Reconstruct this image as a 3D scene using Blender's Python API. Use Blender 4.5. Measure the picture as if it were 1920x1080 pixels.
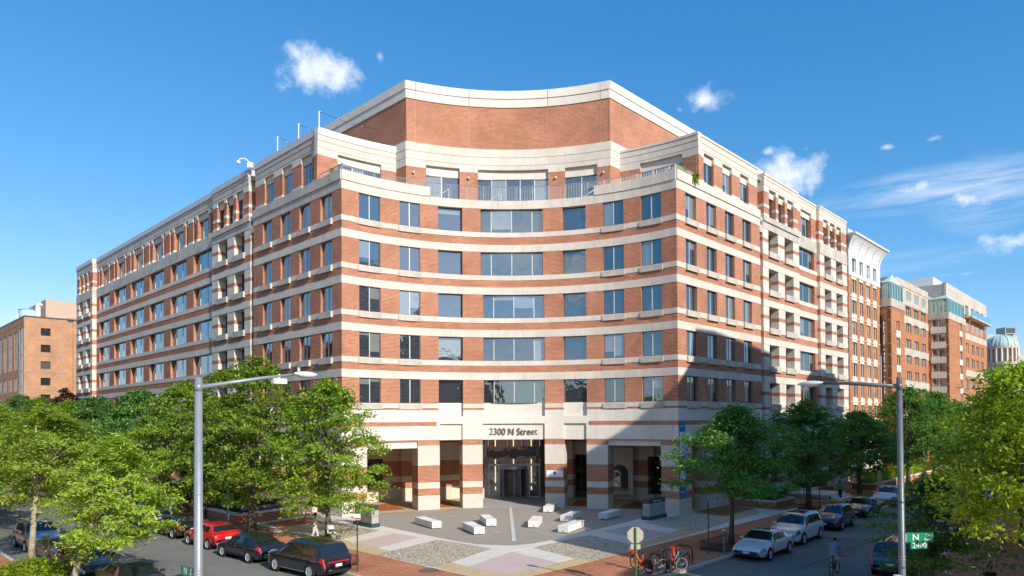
import bpy, bmesh, math, random
import numpy as np
from mathutils import Vector, Matrix
random.seed(7); np.random.seed(7)
for o in list(bpy.data.objects): bpy.data.objects.remove(o)
SC = bpy.context.scene
COL = SC.collection
# ---------------------------------------------------------------- camera
cd = bpy.data.cameras.new('camera'); cam = bpy.data.objects.new('camera', cd); COL.objects.link(cam)
cd.sensor_width = 36.0; cd.lens = 24.0; cd.shift_y = 0.1196; cd.clip_start = .2; cd.clip_end = 6000
_y, _p, _r = math.radians(.899), math.radians(.895), math.radians(-.346)
_f = Vector((math.sin(_y)*math.cos(_p), math.cos(_y)*math.cos(_p), math.sin(_p)))
_rt = Vector((math.cos(_y), -math.sin(_y), 0)); _u = _rt.cross(_f)
_R = math.cos(_r)*_rt + math.sin(_r)*_u; _U = -math.sin(_r)*_rt + math.cos(_r)*_u
cam.matrix_world = Matrix(((_R.x,_U.x,-_f.x,-.746),(_R.y,_U.y,-_f.y,-53.696),(_R.z,_U.z,-_f.z,7.448),(0,0,0,1)))
SC.camera = cam
# ---------------------------------------------------------------- exposure, sun, sky
SC.view_settings.view_transform = 'Standard'; SC.view_settings.look = 'None'
SC.view_settings.exposure = 0.74; SC.view_settings.gamma = 1; SC.view_settings.use_curve_mapping = False
SUN = Vector((.577*math.cos(math.radians(29.5)), -.817*math.cos(math.radians(29.5)), math.sin(math.radians(29.5)))).normalized()
sl = bpy.data.lights.new('sun', 'SUN'); sl.energy = 3.35; sl.angle = math.radians(.53); sl.color = (1, .935, .83)
so = bpy.data.objects.new('sun', sl); COL.objects.link(so); so.rotation_euler = SUN.to_track_quat('Z', 'Y').to_euler()
so.location = (60, -90, 60)
W = bpy.data.worlds.new('World'); SC.world = W; W.use_nodes = True
nt = W.node_tree; N = nt.nodes; L = nt.links; N.clear()
CLOUDS = [   # direction, angular half width, half height, density
    ((-0.2264,0.8640,0.4497),0.0620,0.0290,1.0), ((-0.1531,0.8702,0.4682),0.0130,0.0150,.55),
    ((0.2654,0.8710,0.4134),0.0330,0.0170,.95), ((0.2359,0.8828,0.4063),0.0120,0.0080,.4),
    ((0.3670,0.8750,0.3158),0.0520,0.0330,.95), ((0.3889,0.8547,0.3438),0.0140,0.0110,.5),
    ((0.5291,0.8012,0.2795),0.1150,0.0160,.38), ((0.5451,0.7968,0.2608),0.0430,0.0230,.6),
    ((0.5961,0.7769,0.2028),0.0380,0.0190,.85), ((0.4709,0.8180,0.3304),0.0140,0.0080,.55),
    ((0.5119,0.7930,0.3304),0.0200,0.0070,.5), ((0.5638,0.8073,0.1742),0.0800,0.0090,.3),
    ((0.3467,0.8719,0.3459),0.0260,0.0110,.45), ((0.4649,0.8289,0.3110),0.0090,0.0080,.5),
    ((-0.30,-0.80,0.30),0.30,0.10,.8), ((0.45,-0.75,0.40),0.22,0.09,.8), ((-0.8,-0.35,0.35),0.22,0.08,.7),
    ((0.05,-0.85,0.52),0.20,0.08,.8), ((0.0,-1.0,0.28),0.42,0.13,.9), ((-.45,-.9,.22),0.3,0.08,.8), ((.6,-.8,.25),0.3,0.10,.8), ((0.9,-0.2,0.35),0.18,0.06,.7), ((-0.93,0.2,0.3),0.16,0.05,.6),
    ((-0.62,-0.62,0.48),0.16,0.07,.7), ((0.12,-0.95,0.17),0.28,0.06,.8)]
def wn(t, **k):
    n = N.new(t)
    for a, b in k.items():
        if a.startswith('i'): n.inputs[int(a[1:])].default_value = b
        else: setattr(n, a, b)
    return n
def wm(op, a, b=None):
    n = N.new('ShaderNodeMath'); n.operation = op
    for i, v in enumerate((a, b)):
        if v is None: continue
        if isinstance(v, (int, float)): n.inputs[i].default_value = v
        else: L.new(v, n.inputs[i])
    return n.outputs[0]
tc = wn('ShaderNodeTexCoord')
def vdot(vec):
    n = N.new('ShaderNodeVectorMath'); n.operation = 'DOT_PRODUCT'
    L.new(tc.outputs['Generated'], n.inputs[0]); n.inputs[1].default_value = vec; return n.outputs['Value']
best = None
for d, rx, ry, dens in CLOUDS:
    d = Vector(d).normalized(); r = d.cross(Vector((0,0,1))).normalized(); u = r.cross(d)
    fz = wm('MAXIMUM', vdot(d), .02)
    a = wm('DIVIDE', wm('DIVIDE', vdot(r), fz), rx); b = wm('DIVIDE', wm('DIVIDE', vdot(u), fz), ry)
    q = wm('SQRT', wm('ADD', wm('MULTIPLY', a, a), wm('MULTIPLY', b, b)))
    m = wm('SUBTRACT', dens, q)
    best = m if best is None else wm('MAXIMUM', best, m)
nz = wn('ShaderNodeTexNoise'); nz.inputs['Scale'].default_value = 26; nz.inputs['Detail'].default_value = 9; nz.inputs['Roughness'].default_value = .62
L.new(tc.outputs['Generated'], nz.inputs['Vector'])
dm = wm('ADD', best, wm('MULTIPLY', wm('SUBTRACT', nz.outputs['Fac'], .5), 3.0))
mr = wn('ShaderNodeMapRange'); mr.interpolation_type = 'SMOOTHSTEP'
L.new(dm, mr.inputs['Value']); mr.inputs['From Min'].default_value = -.05; mr.inputs['From Max'].default_value = 1.1
mr.inputs['To Max'].default_value = .9
mpc = wn('ShaderNodeMapping'); mpc.inputs['Scale'].default_value = (3.2, 3.2, 30.); mpc.inputs['Rotation'].default_value = (0, .07, 0); L.new(tc.outputs['Generated'], mpc.inputs['Vector'])
nc = wn('ShaderNodeTexNoise'); nc.inputs['Scale'].default_value = 1.7; nc.inputs['Detail'].default_value = 8; nc.inputs['Roughness'].default_value = .68; nc.inputs['Distortion'].default_value = .6; L.new(mpc.outputs[0], nc.inputs['Vector'])
cir = None
for d, rx, ry, k in (((0.535,.797,.277),.17,.030,1.0), ((.565,.783,.262),.07,.05,.8), ((.50,.833,.195),.17,.016,.45), ((.30,-.9,.35),.5,.06,.8)):   # thin high cirrus veils
    d = Vector(d).normalized(); r = d.cross(Vector((0,0,1))).normalized(); u = r.cross(d); fz = wm('MAXIMUM', vdot(d), .02)
    a = wm('DIVIDE', wm('DIVIDE', vdot(r), fz), rx); b = wm('DIVIDE', wm('DIVIDE', vdot(u), fz), ry)
    m = wm('MULTIPLY', wm('MAXIMUM', wm('SUBTRACT', 1., wm('ADD', wm('MULTIPLY', a, a), wm('MULTIPLY', b, b))), 0.), k)
    cir = m if cir is None else wm('MAXIMUM', cir, m)
cirf = wm('MULTIPLY', cir, wm('MAXIMUM', wm('MULTIPLY', wm('SUBTRACT', nc.outputs['Fac'], .36), 3.2), 0.))
allc = wm('MAXIMUM', mr.outputs[0], wm('MULTIPLY', wm('MINIMUM', cirf, 1.), .55))
sky = wn('ShaderNodeTexSky'); sky.sky_type = 'NISHITA'; sky.sun_disc = False
sky.sun_elevation = math.radians(29.5); sky.sun_rotation = math.atan2(SUN.x, SUN.y)
sky.air_density = 1.0; sky.dust_density = .25; sky.ozone_density = 3.0; sky.altitude = 50
sc_ = N.new('ShaderNodeVectorMath'); sc_.operation = 'MULTIPLY'; sc_.inputs[1].default_value = (.092, .105, .112)
L.new(sky.outputs[0], sc_.inputs[0])
sp_ = N.new('ShaderNodeSeparateXYZ'); L.new(sc_.outputs[0], sp_.inputs[0]); cb_ = N.new('ShaderNodeCombineXYZ')
gg_ = wm('MULTIPLY', wm('POWER', sp_.outputs[1], .88), .765); L.new(wm('MINIMUM', wm('MULTIPLY', wm('POWER', sp_.outputs[0], 1.5), 1.4), wm('MULTIPLY', gg_, .80)), cb_.inputs[0])
L.new(gg_, cb_.inputs[1]); L.new(wm('MULTIPLY', wm('POWER', sp_.outputs[2], .72), .84), cb_.inputs[2])
mix = N.new('ShaderNodeMix'); mix.data_type = 'RGBA'
L.new(allc, mix.inputs['Factor']); L.new(cb_.outputs[0], mix.inputs[6]); mix.inputs[7].default_value = (.62, .66, .72, 1)
bg = wn('ShaderNodeBackground'); bg.inputs['Strength'].default_value = 1.0
L.new(mix.outputs[2], bg.inputs['Color'])
wo = wn('ShaderNodeOutputWorld'); L.new(bg.outputs[0], wo.inputs['Surface'])
# ---------------------------------------------------------------- helpers: mesh building
PI = math.pi; Q = math.sqrt(.5)
class MB:
    """collects faces with a material slot and optional uvs; build() links ONE mesh object"""
    def __init__(s): s.v = []; s.f = []; s.m = []; s.uv = []; s.mats = []
    def slot(s, mat):
        if mat not in s.mats: s.mats.append(mat)
        return s.mats.index(mat)
    def face(s, pts, mat, uv=None):
        i = len(s.v); s.v += [tuple(p) for p in pts]; s.f.append(tuple(range(i, i+len(pts)))); s.m.append(s.slot(mat))
        s.uv += list(uv) if uv else [(0, 0)]*len(pts)
    def box(s, x0, x1, y0, y1, z0, z1, mat, T=None):
        c = [(x0,y0,z0),(x1,y0,z0),(x1,y1,z0),(x0,y1,z0),(x0,y0,z1),(x1,y0,z1),(x1,y1,z1),(x0,y1,z1)]
        if T: c = [T(*p) for p in c]
        for q, u in (((0,3,2,1),(0,1)),((4,5,6,7),(0,1)),((0,1,5,4),(0,2)),((1,2,6,5),(1,2)),((2,3,7,6),(0,2)),((3,0,4,7),(1,2))):
            o = [(x0,y0,z0),(x1,y0,z0),(x1,y1,z0),(x0,y1,z0),(x0,y0,z1),(x1,y0,z1),(x1,y1,z1),(x0,y1,z1)]
            s.face([c[k] for k in q], mat, [(o[k][u[0]], o[k][u[1]]) for k in q])
    def prism(s, poly, z0, z1, mat, top=None, side=None, cap=True):
        n = len(poly); a = sum(poly[i][0]*poly[(i+1)%n][1]-poly[(i+1)%n][0]*poly[i][1] for i in range(n))
        if a < 0: poly = poly[::-1]
        s.face([(p[0],p[1],z1) for p in poly], top or mat, [(p[0],p[1]) for p in poly])
        if cap: s.face([(p[0],p[1],z0) for p in poly[::-1]], mat)
        d = 0
        for i in range(n):
            a, b = poly[i], poly[(i+1)%n]; l = math.hypot(b[0]-a[0], b[1]-a[1])
            s.face([(a[0],a[1],z0),(b[0],b[1],z0),(b[0],b[1],z1),(a[0],a[1],z1)], side or mat, [(d,z0),(d+l,z0),(d+l,z1),(d,z1)]); d += l
    def tube(s, pts, r, mat, n=8, cap=True):
        pts = [Vector(p) for p in pts]; rr = r if isinstance(r, (list, tuple)) else [r]*len(pts); rings = []
        prev = None
        for i, p in enumerate(pts):
            t = (pts[min(i+1, len(pts)-1)]-pts[max(i-1, 0)]).normalized()
            if prev is None:
                a = t.cross(Vector((0,0,1)));
                if a.length < 1e-3: a = Vector((1,0,0))
                a.normalize()
            else:
                a = prev - t*prev.dot(t)
                if a.length < 1e-4: a = t.orthogonal()
                a.normalize()
            prev = a; b = t.cross(a)
            rings.append([p + rr[i]*(math.cos(2*PI*k/n)*a + math.sin(2*PI*k/n)*b) for k in range(n)])
        i0 = len(s.v); sl = s.slot(mat)
        for R in rings: s.v += [tuple(q) for q in R]
        for i in range(len(rings)-1):
            for k in range(n):
                k2 = (k+1) % n
                s.f.append((i0+i*n+k, i0+i*n+k2, i0+(i+1)*n+k2, i0+(i+1)*n+k)); s.m.append(sl); s.uv += [(0,0)]*4
        if cap:
            s.f.append(tuple(i0+k for k in range(n))[::-1]); s.m.append(sl); s.uv += [(0,0)]*n
            s.f.append(tuple(i0+(len(rings)-1)*n+k for k in range(n))); s.m.append(sl); s.uv += [(0,0)]*n
    def lathe(s, prof, mat, c=(0,0,0), n=16, axis='z'):
        i0 = len(s.v); sl = s.slot(mat)
        for (r, h) in prof:
            for k in range(n):
                x, y = r*math.cos(2*PI*k/n), r*math.sin(2*PI*k/n)
                p = (x, y, h) if axis == 'z' else ((x, h, y) if axis == 'y' else (h, x, y))
                s.v.append((c[0]+p[0], c[1]+p[1], c[2]+p[2]))
        for i in range(len(prof)-1):
            for k in range(n):
                k2 = (k+1) % n
                s.f.append((i0+i*n+k, i0+i*n+k2, i0+(i+1)*n+k2, i0+(i+1)*n+k)); s.m.append(sl); s.uv += [(0,0)]*4
    def ball(s, c, r, mat, n=10, sq=(1,1,1)):
        prof = [(max(1e-4, r*math.sin(PI*i/n)), -r*math.cos(PI*i/n)) for i in range(n+1)]
        i0 = len(s.v); s.lathe(prof, mat, (0,0,0), n*2)
        for i in range(i0, len(s.v)): x, y, z = s.v[i]; s.v[i] = (c[0]+x*sq[0], c[1]+y*sq[1], c[2]+z*sq[2])
    def mesh(s, name, origin=(0,0,0), smooth=False):
        me = bpy.data.meshes.new(name); ox, oy, oz = origin
        me.from_pydata([(x-ox, y-oy, z-oz) for x, y, z in s.v], [], s.f)
        for m in s.mats: me.materials.append(m)
        me.polygons.foreach_set('material_index', s.m)
        if any(u != (0, 0) for u in s.uv):
            ul = me.uv_layers.new(name='UVMap'); ul.data.foreach_set('uv', [c for u in s.uv for c in u])
        if smooth: me.polygons.foreach_set('use_smooth', [True]*len(s.f))
        me.update(); return me
    def build(s, name, parent=None, origin=None, smooth=False, kind=None, bevel=0):
        if origin is None: origin = world_loc(parent) if parent else (0,0,0)
        me = s.mesh(name, origin, smooth)
        o = link(name, me, parent)
        if kind: o['kind'] = kind
        if bevel:
            b = o.modifiers.new('bevel', 'BEVEL'); b.width = bevel; b.segments = 2; b.limit_method = 'ANGLE'
        return o
def world_loc(o):
    p = Vector((0,0,0))
    while o: p += o.location; o = o.parent
    return tuple(p)
def link(name, data, parent=None, loc=None, rz=None):
    o = bpy.data.objects.new(name, data); COL.objects.link(o); o.parent = parent
    if loc is not None: o.location = loc
    if rz is not None: o.rotation_euler = (0, 0, rz)
    return o
def tag(o, label=None, cat=None, group=None, kind=None):
    if label: o['label'] = label
    if cat: o['category'] = cat
    if group: o['group'] = group
    if kind: o['kind'] = kind
    return o
def thing(name, loc, label, cat, group=None, rz=0):
    o = link(name, None, None, loc, rz); o.empty_display_size = .3
    return tag(o, label, cat, group)
def copy_tree(o, parent=None):
    c = o.copy(); COL.objects.link(c); c.parent = parent
    for ch in list(o.children): copy_tree(ch, c)
    return c
def area(name): return None
# ---------------------------------------------------------------- helpers: materials
def mk(name):
    m = bpy.data.materials.new(name); m.use_nodes = True; t = m.node_tree; t.nodes.clear()
    o = t.nodes.new('ShaderNodeOutputMaterial'); return m, t, o
def nd(t, ty, ins=None, **k):
    n = t.nodes.new(ty)
    for a, b in k.items(): setattr(n, a, b)
    for a, b in (ins or {}).items():
        if hasattr(b, 'is_output') or isinstance(b, bpy.types.NodeSocket): t.links.new(b, n.inputs[a])
        else: n.inputs[a].default_value = b
    return n
def rgb(c): return (c[0], c[1], c[2], 1)
def P(name, col, rough=.75, spec=.35, metal=0, var=.12, vs=3.0, bump=0, bs=30., coat=0, col2=None, uv=False):
    m, t, o = mk(name)
    tcn = nd(t, 'ShaderNodeTexCoord'); vec = tcn.outputs['UV' if uv else 'Object']
    n1 = nd(t, 'ShaderNodeTexNoise', {'Vector': vec, 'Scale': vs, 'Detail': 5., 'Roughness': .65})
    rp = nd(t, 'ShaderNodeValToRGB', {'Fac': n1.outputs['Fac']})
    c2 = col2 or tuple(min(1, x*(1+var)) for x in col)
    rp.color_ramp.elements[0].position = .3; rp.color_ramp.elements[1].position = .7
    rp.color_ramp.elements[0].color = rgb([x*(1-var) for x in col]); rp.color_ramp.elements[1].color = rgb(c2)
    b = nd(t, 'ShaderNodeBsdfPrincipled', {'Base Color': rp.outputs[0], 'Roughness': rough, 'Metallic': metal, 'Specular IOR Level': spec, 'Coat Weight': coat, 'Coat Roughness': .04})
    if bump:
        n2 = nd(t, 'ShaderNodeTexNoise', {'Vector': vec, 'Scale': bs, 'Detail': 4.})
        bp = nd(t, 'ShaderNodeBump', {'Height': n2.outputs['Fac'], 'Strength': bump, 'Distance': .02}); t.links.new(bp.outputs[0], b.inputs['Normal'])
    t.links.new(b.outputs[0], o.inputs[0]); return m
def brickmat(name, c1, c2, mortar, bw=.25, rh=.1, ms=.014, uv=True, stain=.25, rough=.85):
    m, t, o = mk(name)
    tcn = nd(t, 'ShaderNodeTexCoord'); vec = tcn.outputs['UV' if uv else 'Object']
    br = nd(t, 'ShaderNodeTexBrick', {'Vector': vec, 'Color1': rgb(c1), 'Color2': rgb(c2), 'Mortar': rgb(mortar), 'Scale': 1., 'Mortar Size': ms, 'Brick Width': bw, 'Row Height': rh, 'Bias': -.1, 'Mortar Smooth': .3})
    n1 = nd(t, 'ShaderNodeTexNoise', {'Vector': vec, 'Scale': .35, 'Detail': 6., 'Roughness': .7})
    n2 = nd(t, 'ShaderNodeTexNoise', {'Vector': vec, 'Scale': 6., 'Detail': 3.})
    mr = nd(t, 'ShaderNodeMapRange', {'Value': n1.outputs['Fac'], 'From Min': .3, 'From Max': .7, 'To Min': 1-stain, 'To Max': 1+stain*.7})
    mr2 = nd(t, 'ShaderNodeMapRange', {'Value': n2.outputs['Fac'], 'From Min': .3, 'From Max': .7, 'To Min': .86, 'To Max': 1.14})
    mm = nd(t, 'ShaderNodeMath', {0: mr.outputs[0], 1: mr2.outputs[0]}, operation='MULTIPLY')
    vm = nd(t, 'ShaderNodeVectorMath', {0: br.outputs['Color'], 'Scale': mm.outputs[0]}, operation='SCALE')
    b = nd(t, 'ShaderNodeBsdfPrincipled', {'Base Color': vm.outputs[0], 'Roughness': rough, 'Specular IOR Level': .2})
    bp = nd(t, 'ShaderNodeBump', {'Height': br.outputs['Fac'], 'Strength': .35, 'Distance': -.012}); t.links.new(bp.outputs[0], b.inputs['Normal'])
    t.links.new(b.outputs[0], o.inputs[0]); return m
def stonemat(name, col, streak=.14, grid=None, rough=.8):
    m, t, o = mk(name)
    tcn = nd(t, 'ShaderNodeTexCoord'); vec = tcn.outputs['UV']
    mp = nd(t, 'ShaderNodeMapping', {'Vector': vec, 'Scale': (.8, .45, 1.)})
    n1 = nd(t, 'ShaderNodeTexNoise', {'Vector': mp.outputs[0], 'Scale': 1.3, 'Detail': 7., 'Roughness': .72})
    n2 = nd(t, 'ShaderNodeTexNoise', {'Vector': vec, 'Scale': .22, 'Detail': 3.})
    n3 = nd(t, 'ShaderNodeTexNoise', {'Vector': vec, 'Scale': 24., 'Detail': 2.})
    oi = nd(t, 'ShaderNodeObjectInfo')
    def mrr(s, a, b, lo=.3, hi=.7): return nd(t, 'ShaderNodeMapRange', {'Value': s, 'From Min': lo, 'From Max': hi, 'To Min': a, 'To Max': b}).outputs[0]
    def mul(a, b): return nd(t, 'ShaderNodeMath', {0: a, 1: b}, operation='MULTIPLY').outputs[0]
    k = mul(mul(mrr(n1.outputs['Fac'], 1-streak, 1+streak*.5), mrr(n2.outputs['Fac'], .93, 1.06)), mul(mrr(n3.outputs['Fac'], .96, 1.04), mrr(oi.outputs['Random'], .955, 1.03, 0, 1)))
    base = None
    if grid:
        br = nd(t, 'ShaderNodeTexBrick', {'Vector': vec, 'Color1': rgb(col), 'Color2': rgb([c*.96 for c in col]), 'Mortar': rgb([c*.6 for c in col]), 'Scale': 1., 'Mortar Size': .012, 'Brick Width': grid[0], 'Row Height': grid[1]}, offset=0.)
        base = br.outputs['Color']
    else: base = rgb(col)[:3]
    vm = nd(t, 'ShaderNodeVectorMath', {0: base, 'Scale': k}, operation='SCALE')
    b = nd(t, 'ShaderNodeBsdfPrincipled', {'Base Color': vm.outputs[0], 'Roughness': rough, 'Specular IOR Level': .25})
    t.links.new(b.outputs[0], o.inputs[0]); return m
def glassmat(name, refl=.42, dark=(.012,.014,.018), light=(.16,.17,.17), pl=.35, tint=(.8,.9,1.), wob=.012):
    """window pane: coated reflective glass in front of an interior that differs per pane (object random)"""
    m, t, o = mk(name)
    tcn = nd(t, 'ShaderNodeTexCoord'); oi = nd(t, 'ShaderNodeObjectInfo')
    sep = nd(t, 'ShaderNodeSeparateXYZ', {0: tcn.outputs['Object']})
    add = nd(t, 'ShaderNodeVectorMath', {0: tcn.outputs['Object'], 1: oi.outputs['Location']}, operation='ADD')
    ns = nd(t, 'ShaderNodeTexNoise', {'Vector': add.outputs[0], 'Scale': 1.4, 'Detail': 2.})
    wn_ = nd(t, 'ShaderNodeTexWhiteNoise', {'W': oi.outputs['Random']}, noise_dimensions='1D')
    blind = nd(t, 'ShaderNodeMath', {0: oi.outputs['Random'], 1: pl}, operation='LESS_THAN').outputs[0]
    drop = nd(t, 'ShaderNodeMapRange', {'Value': wn_.outputs['Value'], 'To Min': 1.9, 'To Max': -.4}).outputs[0]
    below = nd(t, 'ShaderNodeMath', {0: sep.outputs['Z'], 1: drop}, operation='GREATER_THAN').outputs[0]
    fac = nd(t, 'ShaderNodeMath', {0: blind, 1: below}, operation='MULTIPLY').outputs[0]
    rp = nd(t, 'ShaderNodeMix', {'Factor': fac, 6: rgb(dark), 7: rgb(light)}, data_type='RGBA')
    dif = nd(t, 'ShaderNodeBsdfDiffuse', {'Color': rp.outputs[2]})
    bp = nd(t, 'ShaderNodeBump', {'Height': ns.outputs['Fac'], 'Strength': 1., 'Distance': wob})
    gl = nd(t, 'ShaderNodeBsdfGlossy', {'Color': rgb(tint), 'Roughness': .015, 'Normal': bp.outputs[0]})
    fr = nd(t, 'ShaderNodeFresnel', {'IOR': 1.5})
    f2 = nd(t, 'ShaderNodeMapRange', {'Value': fr.outputs[0], 'From Min': .04, 'From Max': 1., 'To Min': refl, 'To Max': 1.})
    mx = nd(t, 'ShaderNodeMixShader', {0: f2.outputs[0], 1: dif.outputs[0], 2: gl.outputs[0]})
    t.links.new(mx.outputs[0], o.inputs[0]); return m
def leafmat(name, cols, trans=.38, rough=.55):
    m, t, o = mk(name)
    g = nd(t, 'ShaderNodeNewGeometry'); oi = nd(t, 'ShaderNodeObjectInfo')
    rp = nd(t, 'ShaderNodeValToRGB', {'Fac': g.outputs['Random Per Island']}); e = rp.color_ramp.elements
    while len(e) < len(cols): e.new(.5)
    for i, c in enumerate(cols): e[i].position = c[0]; e[i].color = rgb(c[1])
    tcn = nd(t, 'ShaderNodeTexCoord')
    n1 = nd(t, 'ShaderNodeTexNoise', {'Vector': tcn.outputs['Object'], 'Scale': .9, 'Detail': 2.})
    mr = nd(t, 'ShaderNodeMapRange', {'Value': n1.outputs['Fac'], 'From Min': .3, 'From Max': .7, 'To Min': .72, 'To Max': 1.28})
    mr2 = nd(t, 'ShaderNodeMapRange', {'Value': oi.outputs['Random'], 'To Min': .85, 'To Max': 1.12})
    k = nd(t, 'ShaderNodeMath', {0: mr.outputs[0], 1: mr2.outputs[0]}, operation='MULTIPLY')
    vm = nd(t, 'ShaderNodeVectorMath', {0: rp.outputs[0], 'Scale': k.outputs[0]}, operation='SCALE')
    d = nd(t, 'ShaderNodeBsdfPrincipled', {'Base Color': vm.outputs[0], 'Roughness': rough, 'Specular IOR Level': .3})
    vt = nd(t, 'ShaderNodeVectorMath', {0: vm.outputs[0], 1: (1.25, 1.3, .5)}, operation='MULTIPLY')
    tr = nd(t, 'ShaderNodeBsdfTranslucent', {'Color': vt.outputs[0]})
    mx = nd(t, 'ShaderNodeMixShader', {0: trans, 1: d.outputs[0], 2: tr.outputs[0]})
    t.links.new(mx.outputs[0], o.inputs[0]); return m
def emit(name, col, s):
    m, t, o = mk(name); e = nd(t, 'ShaderNodeEmission', {'Color': rgb(col), 'Strength': s}); t.links.new(e.outputs[0], o.inputs[0]); return m
def gravelmat(name):
    m, t, o = mk(name); tcn = nd(t, 'ShaderNodeTexCoord')
    v = nd(t, 'ShaderNodeTexVoronoi', {'Vector': tcn.outputs['Object'], 'Scale': 11., 'Randomness': 1.})
    bw = nd(t, 'ShaderNodeSeparateColor', {0: v.outputs['Color']})
    rp = nd(t, 'ShaderNodeValToRGB', {'Fac': bw.outputs[0]}); e = rp.color_ramp.elements
    e[0].color = (.24,.20,.14,1); e[1].color = (.80,.72,.56,1); e.new(.35).color = (.46,.39,.27,1); e.new(.7).color = (.60,.52,.37,1)
    ed = nd(t, 'ShaderNodeMapRange', {'Value': v.outputs['Distance'], 'From Min': .0, 'From Max': .6, 'To Min': 1.1, 'To Max': .8})
    vm = nd(t, 'ShaderNodeVectorMath', {0: rp.outputs[0], 'Scale': ed.outputs[0]}, operation='SCALE')
    b = nd(t, 'ShaderNodeBsdfPrincipled', {'Base Color': vm.outputs[0], 'Roughness': .8})
    bp = nd(t, 'ShaderNodeBump', {'Height': v.outputs['Distance'], 'Strength': .9, 'Distance': -.05}); t.links.new(bp.outputs[0], b.inputs['Normal'])
    t.links.new(b.outputs[0], o.inputs[0]); return m
M = {}
M['brick'] = brickmat('red_brick', (.33,.092,.038), (.49,.165,.073), (.60,.46,.35), .27, .11, .0125)
M['brick_pale'] = brickmat('orange_brick', (.44,.225,.115), (.50,.265,.14), (.50,.36,.25), .4, .16, .01)
M['brick_b3'] = brickmat('hotel_brick', (.43,.17,.075), (.47,.20,.09), (.45,.26,.15), .4, .16, .01)
M['stone'] = stonemat('limestone', (.66,.59,.50), .16)
M['stone_w'] = stonemat('pale_limestone', (.71,.65,.56), .10)
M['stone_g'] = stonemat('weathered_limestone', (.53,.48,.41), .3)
M['stone_b'] = stonemat('limestone_blocks', (.63,.565,.48), .1)
M['joint'] = P('stone_joint', (.33,.29,.24), .9)
M['joint_l'] = P('sealant_joint', (.52,.42,.33), .9)
M['frame_rim'] = P('bronze_frame', (.13,.125,.12), .45, .5, .3, var=.04)
M['metal_w'] = P('grey_flashing', (.56,.54,.52), .5, .4, var=.05)
M['frame'] = P('aluminium_frame', (.60,.60,.58), .45, .5, .3, var=.04)
M['frame_dk'] = P('dark_frame', (.055,.06,.068), .4, .5, .3, var=.05)
M['glass'] = glassmat('window_glass', .25, dark=(.026,.032,.035), light=(.20,.215,.21), pl=.36, tint=(.86,.95,.97))
M['glass_hi'] = glassmat('window_glass_clear', .30, dark=(.028,.036,.04), light=(.20,.22,.22), pl=.28, tint=(.82,.94,.97))
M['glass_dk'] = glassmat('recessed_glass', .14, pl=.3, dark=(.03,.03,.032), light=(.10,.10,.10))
M['entrance_glass'] = glassmat('entrance_glass', .16, pl=0., dark=(.10,.088,.072), wob=.003)
M['roof'] = P('roof_gravel', (.30,.29,.27), .95)
M['white'] = P('white_paint', (.74,.74,.72), .5, var=.05)
M['white_stone'] = P('white_bench_stone', (.74,.715,.66), .6, var=.05, vs=2, bump=.1)
M['ltr'] = P('dark_lettering', (.11,.10,.095), .5)
M['asph'] = P('asphalt', (.195,.183,.160), .92, .25, var=.13, vs=.35, bump=.5, bs=120, col2=(.235,.22,.19))
M['kerb'] = P('granite_kerb', (.50,.485,.46), .8, var=.2, vs=4, bump=.2)
M['conc'] = P('pale_concrete', (.67,.615,.535), .85, var=.07, vs=1.2, bump=.1)
M['conc_y'] = P('buff_concrete', (.55,.415,.235), .85, var=.08, vs=1.5, bump=.1)
M['conc_p'] = P('pink_concrete', (.57,.43,.40), .85, var=.07, vs=2, bump=.1)
M['paver'] = P('dark_paver', (.37,.355,.35), .82, var=.08, vs=1.2, bump=.1)
M['paver2'] = P('dark_paver_warm', (.41,.39,.38), .82, var=.08, vs=1.1, bump=.1)
M['strip'] = P('white_marble_strip', (.60,.60,.57), .5)
M['walk'] = brickmat('sidewalk_brick', (.45,.16,.075), (.54,.22,.11), (.42,.25,.16), .22, .11, .008, uv=False, stain=.3)
M['walk2'] = brickmat('portico_brick', (.40,.12,.05), (.47,.155,.065), (.36,.16,.08), .22, .11, .006, uv=False, stain=.15)
M['gravel'] = gravelmat('river_gravel')
M['soil'] = P('soil', (.07,.05,.035), .95)
M['iron'] = P('black_iron', (.02,.02,.022), .5, .5)
M['rail'] = P('steel_railing', (.44,.44,.43), .4, .5, .5, var=.04)
M['green_pole'] = P('green_pole_paint', (.035,.16,.03), .5)
M['green_pole2'] = P('dark_green_pole_paint', (.02,.07,.035), .5)
M['sign_green'] = P('street_sign_green', (.005,.24,.11), .4, var=.03)
M['sign_tan'] = P('sign_back_metal', (.50,.47,.36), .5, .4, .2, var=.08)
M['sign_white'] = P('sign_white', (.82,.82,.80), .4, var=.02)
M['sign_red'] = P('sign_red', (.55,.03,.04), .4, var=.03)
M['lamp'] = P('lamp_grey_paint', (.27,.30,.31), .4, .5, .2, var=.1, vs=2)
M['lamp_dk'] = P('lamp_dark_paint', (.14,.155,.16), .4, .5, .2, var=.15, vs=3)
M['lamp_head'] = P('lamp_head_shell', (.66,.66,.63), .35, .5, var=.04)
M['bark'] = P('bark', (.13,.105,.08), .95, var=.35, vs=6, bump=.8, bs=20)
M['bark_p'] = P('pale_bark', (.36,.31,.21), .95, var=.35, vs=5, bump=.6, bs=14)
M['teal'] = P('teal_banner', (.02,.20,.32), .6, var=.03)
M['banner_w'] = P('banner_white', (.75,.84,.87), .6, var=.03)
M['banner_t'] = P('banner_grey_text', (.26,.36,.40), .6)
M['monu_dk'] = P('dark_green_metal', (.03,.065,.06), .4, .5)
M['monu'] = stonemat('monument_grey_panel', (.42,.41,.38), .05)
M['warm'] = emit('warm_light_strip', (1., .72, .36), .8)
M['soffit'] = P('soffit_plaster', (.62,.54,.45), .9)
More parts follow.
